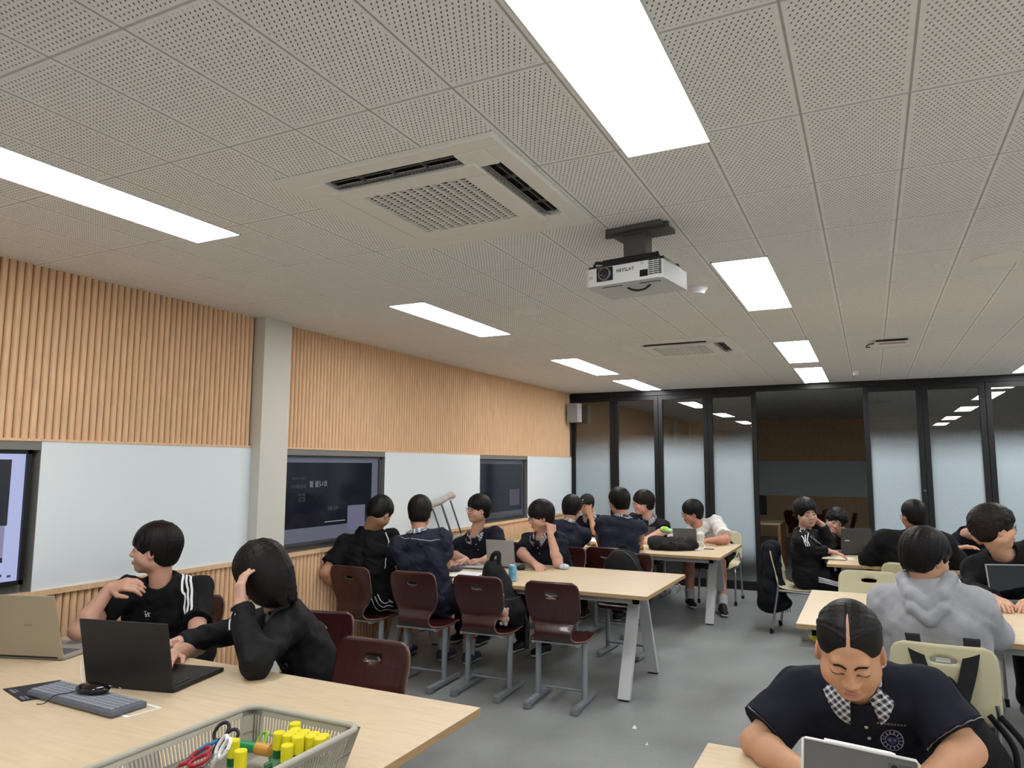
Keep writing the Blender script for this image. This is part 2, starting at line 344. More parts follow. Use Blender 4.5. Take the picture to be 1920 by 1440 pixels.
# cassette air conditioners
def cassette(x, y, lab, rz=0):
    t = thing('air_conditioner', lab, 'air conditioner', (x, y, H), rz, 'ceiling cassette air conditioners')
    mb = MB(); w = .475
    def rr(a, r, n=6):
        P = []
        for cx, cy_, s in ((a-r, a-r, 0), (-a+r, a-r, 1), (-a+r, -a+r, 2), (a-r, -a+r, 3)):
            for k in range(n+1): q = PI/2*(s+k/n); P.append((cx+r*math.cos(q), cy_+r*math.sin(q)))
        return P
    # outer plate with four louvre openings: built from strips
    o_, l0, l1, hl = w, .33, .405, .285
    for s in (-1, 1):
        mb.box((-o_, s*l1, -.022), (o_, s*o_, 0), bev=.004); mb.box((s*l1, -l1, -.022), (s*o_, l1, 0), bev=.004)
    for sx_ in (-1, 1):
        for sy_ in (-1, 1): mb.box((sx_*hl, sy_*hl, -.026), (sx_*l1, sy_*l1, -.002), bev=.003)
    mb.build('panel', ACW, t)
    mb = MB()
    for s in (-1, 1): mb.box((-hl, s*l0, -.004), (hl, s*l1, -.001)); mb.box((s*l0, -hl, -.004), (s*l1, hl, -.001))
    mb.build('vent_opening', DARKM, t)
    for q in range(4):
        X = Matrix.Rotation(q*PI/2, 4, 'Z'); m2 = MB()
        if q in (2, 3):      # open flaps: towards the camera and to the right
            m2.box((-hl+.01, .333, -.020), (hl-.01, .362, -.017), X=X @ Matrix.Translation((0, .345, -.016)) @ Matrix.Rotation(-.5, 4, 'X') @ Matrix.Translation((0, -.345, .016)))
            m2.box((-hl+.01, .374, -.014), (hl-.01, .378, -.010), X=X)
            for d in (-.14, 0, .14): m2.box((d-.003, .342, -.018), (d+.003, .40, -.008), X=X)
            m2.build('louvre', mat('grey_louvre', (112, 110, 108), .5), t)
        else:
            m2.box((-hl, .334, -.030), (hl, .402, -.018), X=X, bev=.004); m2.build('louvre', ACW, t)
    mb = MB(); a, g = .325, .235
    for s in (-1, 1): mb.box((-a, s*g, -.034), (a, s*a, -.018), bev=.005); mb.box((s*g, -g, -.034), (s*a, g, -.018), bev=.005)
    mb.build('centre_cover', ACW, t)
    MB().box((-g, -g, -.022), (g, g, -.019)).build('filter', mat('dark_filter', (26, 26, 25), .9), t)
    mb = MB(); n = 12
    for i in range(n+1):
        p = -g+2*g*i/n; mb.box((p-.0042, -g, -.031), (p+.0042, g, -.022))
    for i in range(n):       # arched ribs of the honeycomb
        xa, xb = -g+2*g*i/n, -g+2*g*(i+1)/n
        for j in range(20):
            yy = -g+2*g*(j+.5*(i % 2)+.2)/20.6
            for q in range(4):
                t0, t1 = q/4, (q+1)/4; ya, yb = yy+.012*math.sin(PI*t0), yy+.012*math.sin(PI*t1); x0_, x1_ = xa+(xb-xa)*t0, xa+(xb-xa)*t1
                mb.add([(x0_, ya-.003, -.03), (x1_, yb-.003, -.03), (x1_, yb+.003, -.03), (x0_, ya+.003, -.03), (x0_, ya-.003, -.025), (x1_, yb-.003, -.025), (x1_, yb+.003, -.025), (x0_, ya+.003, -.025)], [(0, 3, 2, 1), (4, 5, 6, 7), (0, 1, 5, 4), (2, 3, 7, 6)])
    mb.build('grille', ACW, t)
cassette(-1.53, 2.46, 'large square ceiling air conditioner cassette in front of the projector')
cassette(-1.5, 6.6, 'smaller looking ceiling air conditioner cassette far back before the glass partition')
# projector hung upside down
t = thing('projector', 'white ceiling projector with round lens hanging upside down from a grey bracket', 'projector', (-.93, 3.10, H), math.radians(0))
t.rotation_euler = (0, 0, math.radians(-8))
mb = MB(); mb.box((-.12, -.02, -.022), (.15, .16, 0), bev=.004); mb.box((-.14, .02, -.03), (.17, .035, -.002)); mb.box((-.055, .03, -.15), (.055, .11, -.02), bev=.006)
mb.build('ceiling_bracket', mat('dull_grey_steel', (92, 92, 90), .5, metal=.3), t)
mb = MB(); mb.box((-.13, -.04, -.175), (.13, .15, -.15), bev=.008)
for sx_ in (-1, 1):
    for sy_ in (-1, 1): mb.tube([(sx_*.06, .06+sy_*.03, -.16), (sx_*.15, .06+sy_*.12, -.165), (sx_*.155, .06+sy_*.125, -.185)], .008, 6)
mb.build('mount_arms', BLK, t)
pj = MB(); w2, d0, d1, zt, zb = .187, -.1, .19, -.185, -.285
pj.prism([(-w2, d0+.015), (-w2+.02, d0), (w2-.02, d0-.0), (w2, d0+.015), (w2, d1), (-w2, d1)], zb, zt-.018)
pj.build('housing', mat('white_projector_plastic', (206, 208, 206), .4), t)
MB().prism([(-w2+.004, d0+.03), (w2-.004, d0+.03), (w2-.02, d1-.01), (-w2+.02, d1-.01)], zt-.018, zt).build('base_plate', BLK, t)
Xf = Matrix.Translation((0, d0, 0)) @ Matrix.Rotation(PI/2, 4, 'X')     # front face frame: x right, y up (world z), z out of the face
m2 = MB(); m2.box((-.125, -.267, -.001), (-.045, -.205, .002), X=Xf); m2.build('lens_recess', BLK, t)
m2 = MB(); Xl = Xf @ Matrix.Translation((-.083, -.236, 0)); m2.lathe([(.03, 0), (.03, .012), (.024, .014), (.022, .006)], X=Xl, mi=0); m2.lathe([(.0225, .005), (.018, .009), (.009, .0115), (0, .012)], X=Xl, mi=1)
m2.build('lens', [mat('lens_ring', (110, 110, 112), .3, metal=.5), mat('lens_glass', (20, 16, 22), .08, spec=.8)], t)
MB().box((.085, -.272, -.002), (.122, -.243, .003), X=Xf).build('sensor_window', mat('gloss_black', (12, 12, 13), .1), t)
m2 = MB()
for i in range(8):
    for (a, b) in ((.137, .158), (.161, .18), (.183, .196)): m2.box((a-.012, -.268+i*.0088, -.001), (b-.012, -.264+i*.0088, .002), X=Xf)
m2.build('vent_slots', BLK, t)
m2 = MB(); m2.tube(bez([(-.02, .0, zb), (.0, -.005, zb-.012), (.035, -.012, zb-.022), (.07, -.01, zb-.018), (.09, .0, zb)]), .005, 6); m2.build('cable', BLK, t)
m2 = MB(); m2.box((-.12, -.06, zb-.002), (-.02, -.055, zb)); m2.box((.06, -.05, zb-.002), (.15, -.045, zb)); m2.box((.148, -.05, zb-.002), (.152, -.03, zb)); m2.build('seam', BLK, t)
def text_obj(name, s, size, m, parent, X, ext=.0006):
    cu = bpy.data.curves.new(name, 'FONT'); cu.body = s; cu.size = size; cu.extrude = ext; cu.align_x = 'CENTER'; cu.align_y = 'CENTER'
    tmp = bpy.data.objects.new(name, cu); COL.objects.link(tmp)
    me = bpy.data.meshes.new_from_object(tmp.evaluated_get(bpy.context.evaluated_depsgraph_get())); bpy.data.objects.remove(tmp)
    me.materials.clear(); me.materials.append(m); o = bpy.data.objects.new(name, me); COL.objects.link(o); o.parent = parent; o.matrix_local = X; return o
text_obj('logo', 'HEYSLAT', .021, BLK, t, Xf @ Matrix.Translation((.015, -.23, .001)))
text_obj('sticker', '90', .02, mat('yellow_sticker', (180, 150, 80), .6), t, Xf @ Matrix.Translation((-.155, -.245, .001)))
text_obj('energy_mark', 'E3', .014, mat('pale_blue_ink', (150, 175, 180), .6), t, Xf @ Matrix.Translation((.095, -.212, .001)))
# small ceiling fittings
def disc(name, lab, cat, x, y, prof, m, group=None):
    mb = MB(); mb.lathe(prof, n=28); o = mb.build(name, m, loc=(x, y, H)); return tag(o, lab, cat, group)
disc('smoke_detector', 'small round white smoke detector on the ceiling right of the projector', 'smoke detector', -.897, 4.37, [(.06, 0), (.06, -.012), (.045, -.03), (.038, -.045), (0, -.05)], mat('white_detector', (228, 228, 230), .3))
disc('ceiling_speaker', 'flush round ceiling speaker near the right picture edge', 'speaker', .657, 4.45, [(.13, 0), (.13, -.006), (.115, -.009), (0, -.009)], ACW, 'flush round ceiling speakers')
disc('ceiling_speaker', 'flush round ceiling speaker behind the left ceiling lights, beside the air conditioner', 'speaker', -2.134, 4.55, [(.1, 0), (.1, -.006), (.09, -.009), (0, -.009)], ACW, 'flush round ceiling speakers')
disc('sprinkler', 'small white ceiling fitting left of the light nearest the doorway', 'sprinkler', -.699, 9.882, [(.035, 0), (.035, -.012), (.015, -.03), (.02, -.034), (0, -.036)], LFR, 'small ceiling fittings')
disc('sprinkler', 'small white ceiling fitting right of the light nearest the doorway', 'sprinkler', -.102, 9.1, [(.035, 0), (.035, -.02), (.03, -.05), (0, -.056)], LFR, 'small ceiling fittings')
t = thing('wifi_router', 'white wireless router on a dark plate under the far right ceiling', 'router', (.214, 6.98, H))
MB().box((-.12, -.06, -.018), (.12, .1, 0), bev=.004).build('mount_plate', BLK, t)
MB().box((-.14, -.08, -.062), (.14, .1, -.018), bev=.012).build('housing', LFR, t)
MB().box((-.1, -.083, -.046), (.1, -.079, -.034)).build('label_strip', mat('pinkish_label', (190, 150, 130), .5), t)
MB().tube(bez([(-.13, 0, -.02), (-.18, -.03, -.03), (-.2, -.05, -.055), (-.17, -.05, -.06)]), .005, 6).build('cable', BLK, t)
# wall speaker
t = thing('wall_speaker', 'white box loudspeaker mounted high in the corner beside the glass', 'speaker', (-3.93, 10.05, 2.42))
MB().box((-.09, -.08, -.14), (.09, .08, .14), bev=.008).build('cabinet', mat('white_speaker_box', (190, 190, 192), .5), t)
MB().box((-.078, -.086, -.128), (.078, -.079, .128), bev=.003).build('grille', mat('grey_speaker_grille', (158, 160, 164), .7, bump=.5, bscale=300), t)
MB().box((-.12, -.02, -.03), (-.09, .02, .03)).build('bracket', BLK, t)

# three wall displays in their niches
def display(y0, y1, lab, kind):
    t = thing('wall_display', lab, 'display', (XW, (y0+y1)/2, 1.34), 0, 'displays set into the left wall')
    a, b = y0+.03-(y0+y1)/2, y1-.035-(y0+y1)/2; z0, z1 = -.335, .375
    mb = MB(); fr = .022
    for p, q in (((-.06, a, z0), (-.02, b, z0+fr)), ((-.06, a, z1-fr), (-.02, b, z1)), ((-.06, a, z0), (-.02, a+fr, z1)), ((-.06, b-fr, z0), (-.02, b, z1))): mb.box(p, q)
    mb.box((-.09, a, z0), (-.045, b, z1))
    mb.build('bezel', BLK if kind == 0 else mat('slate_grey_bezel', (70, 72, 80), .4), t)
    A, B, C_, D = a+fr, b-fr, z0+fr, z1-fr; x = -.042
    if kind == 0:
        MB().box((x, A, C_), (x+.004, B, D)).build('screen', mat('lit_lavender_screen', (20, 20, 22), .3, emis=((176, 184, 226), .95)), t)
        k = .07
        MB().box((x+.004, A, C_+.29), (x+.0055, B-k, D-.03)).build('dark_slide', mat('dark_slide', (30, 31, 38), .3, emis=((34, 35, 42), .6)), t)
        ph = MB(); ph.box((x+.004, A, C_+.1), (x+.0055, B-k-.01, C_+.288), 0)
        for i in range(5): y = B-k-.05-.09*i; ph.box((x+.0055, y, C_+.13), (x+.0065, y+.015+.01*(i % 2), C_+.28), 1+i % 2)
        ph.box((x+.0055, A, C_+.1), (x+.0067, B-k-.01, C_+.125), 2)
        ph.build('room_photo', [mat('photo_lilac', (40, 40, 44), .3, emis=((150, 146, 180), .75)), mat('photo_light', (60, 60, 60), .3, emis=((205, 200, 205), .8)), mat('photo_dark', (30, 24, 26), .3, emis=((52, 40, 48), .7))], t)
        ic = MB()
        for i in range(14): y = B-.05-.045*i; ic.box((x+.004, y, C_+.02+.006*(i % 3)), (x+.0055, y+.018, C_+.032+.008*(i % 2)))
        ic.build('taskbar_icons', mat('icon_dark', (50, 50, 70), .3, emis=((70, 72, 120), .5)), t)
    else:
        e = .11 if kind == 1 else .05
        MB().box((x, A, C_), (x+.004, B, D)).build('screen', mat('grey_screen_border_%d' % kind, (62, 65, 74) if kind == 1 else (64, 66, 72), .12, emis=((122, 126, 142), .42 if kind == 1 else .13)), t)
        MB().box((x+.004, A+.04, C_+e), (x+.0055, B-(.09 if kind == 1 else .04), D-.035)).build('dark_slide', mat('near_black_slide', (12, 13, 17), .1, emis=((22, 25, 34), .8)), t)
        if kind == 1:
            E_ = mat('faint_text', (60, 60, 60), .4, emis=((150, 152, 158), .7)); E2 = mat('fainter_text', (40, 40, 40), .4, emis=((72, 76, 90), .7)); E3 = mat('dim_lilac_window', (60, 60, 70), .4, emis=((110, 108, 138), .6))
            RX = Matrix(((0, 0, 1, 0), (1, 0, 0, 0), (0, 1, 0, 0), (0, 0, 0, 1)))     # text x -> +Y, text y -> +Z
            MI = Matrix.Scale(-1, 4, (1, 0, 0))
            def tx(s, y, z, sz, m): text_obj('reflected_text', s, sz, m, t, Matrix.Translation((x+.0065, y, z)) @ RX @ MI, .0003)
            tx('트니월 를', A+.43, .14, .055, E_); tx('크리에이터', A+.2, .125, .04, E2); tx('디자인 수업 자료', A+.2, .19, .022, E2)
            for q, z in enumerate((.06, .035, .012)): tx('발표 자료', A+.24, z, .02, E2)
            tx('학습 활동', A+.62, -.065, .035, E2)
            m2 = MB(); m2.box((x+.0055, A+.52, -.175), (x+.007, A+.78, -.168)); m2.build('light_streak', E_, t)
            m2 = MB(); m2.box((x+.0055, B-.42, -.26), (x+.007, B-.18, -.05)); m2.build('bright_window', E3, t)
        else:
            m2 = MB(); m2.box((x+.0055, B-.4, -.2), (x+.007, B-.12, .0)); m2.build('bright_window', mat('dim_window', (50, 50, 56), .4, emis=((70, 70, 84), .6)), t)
display(*DISP[0], 'lit wall display with lavender border and dark slide at the left picture edge', 0)
display(*DISP[1], 'dark wall display with faint mirrored text beside the white column', 1)
display(*DISP[2], 'dark blank wall display nearest the glass partition', 2)
# ================================================================ tables
def table(x0, x1, y0, y1, lab, feet=None, legs=(1, 1)):
    t = thing('table', lab, 'table', ((x0+x1)/2, (y0+y1)/2, 0), 0, 'long birch work tables')
    hx, hy = (x1-x0)/2, (y1-y0)/2; mb = MB()
    mb.box((-hx, -hy, .712), (hx, hy, .740), bev=.002)
    o = mb.build('tabletop', [WOOD, EDGE], t)
    for p in o.data.polygons: p.material_index = 1 if abs(p.normal.z) < .5 else 0
    mb = MB(); mb.box((-hx+.1, -.05, .655), (hx-.1, .05, .712)); mb.box((-hx+.06, -hy+.05, .672), (hx-.08, -hy+.085, .711)); mb.box((-hx+.06, hy-.085, .672), (hx-.08, hy-.05, .711))
    for s in (-1, 1): mb.box((s*(hx-.1)-.02, -hy+.05, .672), (s*(hx-.1)+.02, hy-.05, .711))
    mb.build('under_frame', APRON, t)
    f0, f1 = feet if feet else (-hy+.08, hy-.25); c = (f0+f1)/2
    for s in (-1, 1):
        X = s*(hx-.2)
        for (fy, ty) in ((f0, c-.085), (f1, c+.085)):
            m = MB(); w, th = .043, .022
            for (a, b, zz) in ((fy, None, .012), (ty, None, .672)): pass
            d = Vector((0, ty-fy, .66)).normalized(); n = Vector((0, d.z, -d.y))*th
            V = []
            for (yy, zz) in ((fy, .012), (ty, .672)):
                for (sx_, sn) in ((-1, -1), (1, -1), (1, 1), (-1, 1)): V.append(Vector((X+sx_*w-s*.0, yy, zz))+n*sn)
            for q in V[:4]: q.z = .012
            for q in V[4:]: q.z = .672
            m.add(V, [(0, 3, 2, 1), (4, 5, 6, 7), (0, 1, 5, 4), (1, 2, 6, 5), (2, 3, 7, 6), (3, 0, 4, 7)])
            l = m.build('leg', LEGP, t)
            MB().box((X-w+.006, fy-.022, 0), (X+w-.006, fy+.022, .012)).build('foot_pad', RUB, l)
        MB().box((X-.05, c-.19, .64), (X+.05, c+.19, .673), bev=.004).build('leg_bracket', LEGP, t)
    if x1 < 0 and y0 > 3:
        m = MB(); m.tube(bez([(hx-.03, .25, .705), (hx+.012, .25, .69), (hx+.012, .25, .65), (hx-.01, .25, .64), (hx-.02, .25, .66)]), .004, 6); m.tube(bez([(hx-.03, .33, .705), (hx+.012, .33, .69), (hx+.012, .33, .65), (hx-.01, .33, .64)]), .004, 6)
        m.build('bag_hook', CHROME, t)
    return t
table(-3.84, -1.35, 1.30, 2.475, 'long birch table nearest the camera holding laptops and the basket')
table(-3.86, -1.43, 5.01, 6.17, 'long birch table in the middle left with the row of brown chairs', feet=(-.50, .26))
table(-3.9, -1.38, 7.45, 8.82, 'long birch table before the glass partition holding a black bag', feet=(-.28, .50))
table(-.52, 1.9, 1.45, 2.51, 'birch table corner at the bottom edge under the girl with the tablet')
table(-.43, 2.0, 4.57, 5.85, 'birch table in front of the grey hoodie wearer')
table(-.41, 2.0, 7.45, 8.75, 'birch table by the doorway with a dark grey laptop')

# ================================================================ chairs
def shell(prof, width, hole, mats, name, parent, th, nv=28, n=8, curve=.0):
    """prof: list of (y, z); width(s) half width; hole=(s centre, half length s, half width x); curve: sideways bow"""
    P = bez([(0, y, z) for y, z in prof], n); L = [0]
    for a, b in zip(P, P[1:]): L.append(L[-1]+(b-a).length)
    T = L[-1]; nu = len(P); V = []; G = {}
    def at(s):
        s = max(0, min(T, s))
        for i in range(nu-1):
            if L[i+1] >= s: k = (s-L[i])/max(1e-9, L[i+1]-L[i]); return P[i].lerp(P[i+1], k)
        return P[-1]
    ns = 46; S_ = [[(T*i/ns, (j/nv*2-1)) for j in range(nv+1)] for i in range(ns+1)]
    grid = [[None]*(nv+1) for _ in range(ns+1)]
    for i in range(ns+1):
        for j in range(nv+1):
            s, v = S_[i][j]; x = v*width(s, T); grid[i][j] = [x, s]
    dead = set()
    if hole:
        sc, hs, hx = hole
        ins = lambda x, s: (abs(x/hx)**2.6+abs((s-sc)/hs)**2.6) < 1
        for i in range(ns):
            for j in range(nv):
                cx = sum(grid[a][b][0] for a in (i, i+1) for b in (j, j+1))/4; cs = sum(grid[a][b][1] for a in (i, i+1) for b in (j, j+1))/4
                if ins(cx, cs): dead.add((i, j))
        edge = set()
        for (i, j) in dead:
            for a in (i, i+1):
                for b in (j, j+1):
                    if any((p, q) not in dead for p in (a-1, a) for q in (b-1, b)): edge.add((a, b))
        for (a, b) in edge:
            x, s = grid[a][b]; d = (abs(x/hx)**2.6+abs((s-sc)/hs)**2.6)**(1/2.6)
            if d > 1e-6: grid[a][b] = [x/d, sc+(s-sc)/d]
    for i in range(ns+1):
        for j in range(nv+1):
            x, s = grid[i][j]; p = at(s); k = min(1, max(0, (T*.62-s)/(T*.3)))
            V.append((x, p.y-curve*k*(1-(x/.2)**2)+.0, p.z))
    F = [(i*(nv+1)+j, i*(nv+1)+j+1, (i+1)*(nv+1)+j+1, (i+1)*(nv+1)+j) for i in range(ns) for j in range(nv) if (i, j) not in dead]
    mb = MB().add(V, F, 0, True); o = mb.build(name, mats, parent)
    bm = bmesh.new(); bm.from_mesh(o.data)
    bmesh.ops.delete(bm, geom=[v for v in bm.verts if not v.link_faces], context='VERTS'); bm.to_mesh(o.data); bm.free()
    md = o.modifiers.new('thickness', 'SOLIDIFY'); md.thickness = th; md.offset = 0; md.material_offset_rim = 1; md.use_quality_normals = True
    return o
def brown_width(s, T):
    # s runs from the top of the back to the front of the seat
    W_ = [(0, .150), (.008, .172), (.02, .186), (.04, .195), (.09, .20), (.20, .195), (.26, .165), (.31, .135), (.35, .130), (.39, .145), (.43, .18), (.47, .198), (.55, .205), (.68, .2), (.74, .185), (.76, .15)]
    s = s*.76/T
    for (a, x), (b, y) in zip(W_, W_[1:]):
        if s <= b: return x+(y-x)*(s-a)/(b-a)
    return W_[-1][1]
def brown_chair(lab, group='mahogany plywood chairs'):
    t = thing('school_chair', lab, 'chair', (0, 0, 0), 0, group)
    prof = [(-.220, .850), (-.207, .75), (-.175, .635), (-.165, .57), (-.195, .50), (-.18, .455), (-.12, .442), (0, .44), (.12, .447), (.185, .44), (.205, .415)]
    shell(prof, brown_width, (.085, .013, .045), [BROWN, BREDGE], 'seat_shell', t, .012, curve=.012)
    mb = MB(); mb.box((-.17, -.16, .415), (-.15, .15, .431)); mb.box((.15, -.16, .415), (.17, .15, .431)); mb.box((-.17, -.01, .415), (.17, .02, .43)); mb.box((-.17, -.165, .425), (.17, -.15, .436)); mb.build('seat_bracket', APRON, t)
    for s in (-1, 1):
        MB().tube([(s*.17, -.02, .425), (s*.172, -.03, .05)], .0195, 12, sx=1.35, up=(0, 1, 0)).build('post', TUBE, t)
        sk = MB().box((s*.172-.021, -.245, .012), (s*.172+.021, .2, .05), bev=.012).build('floor_runner', TUBE, t)
        MB().box((s*.172-.0235, -.262, .0), (s*.172+.0235, -.2, .052), bev=.012).build('end_cap', mat('grey_cap', (112, 118, 122), .5), sk)
    MB().tube([(-.17, .0, .09), (.17, .0, .09)], .009, 8).build('cross_bar', TUBE, t)
    return t
def cream_width(s, T):
    W_ = [(0, .16), (.01, .19), (.025, .207), (.05, .217), (.1, .222), (.2, .226), (.3, .228), (.36, .215), (.42, .205), (.5, .21), (.65, .21), (.74, .19), (.78, .15)]
    s = s*.78/T
    for (a, x), (b, y) in zip(W_, W_[1:]):
        if s <= b: return x+(y-x)*(s-a)/(b-a)
    return W_[-1][1]
def cream_chair(lab, group='cream plastic chairs'):
    t = thing('plastic_chair', lab, 'chair', (0, 0, 0), 0, group)
    prof = [(-.27, .82), (-.255, .73), (-.225, .6), (-.21, .52), (-.19, .46), (-.12, .44), (0, .435), (.12, .445), (.19, .44), (.215, .41)]
    shell(prof, cream_width, (.075, .016, .058), [CREAM, CREAM], 'seat_shell', t, .009, curve=.022)
    for s in (-1, 1):
        MB().tube(bez([(s*.205, -.215, .56), (s*.214, -.2, .48), (s*.205, -.21, .40), (s*.215, -.27, .03)], 6), .0125, 10).build('rear_leg', CHROME, t)
        MB().tube(bez([(s*.2, -.2, .42), (s*.2, .0, .415), (s*.2, .14, .41), (s*.21, .2, .36), (s*.215, .25, .03)], 6), .0125, 10).build('front_leg', CHROME, t)
        mb = MB(); mb.lathe([(0, 0), (.018, 0), (.017, .045), (.0125, .05)], (s*.215, -.275, 0)); mb.lathe([(0, 0), (.018, 0), (.017, .045), (.0125, .05)], (s*.215, .253, 0)); mb.build('rubber_foot', RUB, t)
    MB().tube([(-.2, -.05, .415), (.2, -.05, .415)], .009, 8).build('seat_bar', CHROME, t)
    return t
def put(proto, used, x, y, deg, lab):
    o = proto if not used[0] else copy_tree(proto)
    used[0] = True; o.location = (x, y, 0); o.rotation_euler = (0, 0, math.radians(deg)); o['label'] = lab; return o
bc = brown_chair('x'); kids(bc); ub = [False]
# local +y is the sitting direction; deg 0 faces +Y (away from the camera side)
chair1 = put(bc, ub, -3.70, 4.85, -2, 'dark red plywood chair under the boy in the black tee, leftmost of its row')
chair2 = put(bc, ub, -3.115, 4.84, 2, 'dark red plywood chair under the boy in the navy shirt seen from behind')
chair3 = put(bc, ub, -2.585, 4.88, 2, 'dark red plywood chair holding a black backpack on its seat')
chair4 = put(bc, ub, -2.01, 4.88, 3, 'empty dark red plywood chair with pale logo on its backrest')
text_obj('logo', 'ADIMAX', .019, mat('pale_print', (190, 176, 160), .6), chair4, Matrix.Translation((0.0, -.2275, .738)) @ Matrix.Rotation(math.radians(84), 4, 'X'))
put(bc, ub, -2.06, 2.55, 182, 'empty dark red plywood chair tucked against the nearest table')
put(bc, ub, -2.66, 2.95, 196, 'dark red plywood chair behind the person in the black track jacket')
put(bc, ub, -3.72, 3.02, 185, 'dark red plywood chair under the boy with his hand on his neck')
put(bc, ub, -3.42, 6.62, 180, 'dark red plywood chair of the boy writing at the middle table')
put(bc, ub, -2.72, 6.5, 176, 'dark red plywood chair of the boy propping his ear')
put(bc, ub, -2.0, 6.30, 178, 'dark red plywood chair at the far side of the middle table holding a propped backpack')
put(bc, ub, -2.98, 7.08, -4, 'dark red plywood chair of the boy leaning over the back table')
put(bc, ub, -2.36, 7.05, 0, 'dark red plywood chair of the boy in the plain navy back at the back table')
put(bc, ub, -3.3, 9.3, 180, 'dark red plywood chair under the boy in a black cap')
put(bc, ub, -2.6, 9.3, 180, 'dark red plywood chair of the boy left of the white tee')
cc = cream_chair('x'); kids(cc); uc = [False]
put(cc, uc, .26, 4.28, 0, 'cream plastic chair under the grey hoodie wearer, backpack straps over its back')
put(cc, uc, -.04, 6.2, 183, 'empty cream plastic chair with oval handle hole behind the hoodie table')
put(cc, uc, .26, 7.42, 0, 'cream plastic chair of the person with dark jacket and glasses seen from behind')
put(cc, uc, -.66, 7.92, -95, 'cream plastic chair seen side on with a dark coat hung behind')
put(cc, uc, .04, 2.95, 180, 'cream plastic chair under the girl with the tablet')
put(cc, uc, -1.72, 9.28, 180, 'cream plastic chair with chrome legs under the boy in the white tee')
put(cc, uc, .98, 6.42, 180, 'cream plastic chair under the boy in the black sweater')
put(cc, uc, -.2, 9.1, 180, 'cream plastic chair of the boy resting his head on his arm')
put(cc, uc, .95, 8.95, 190, 'cream plastic chair of the stooping boy in navy at the right')
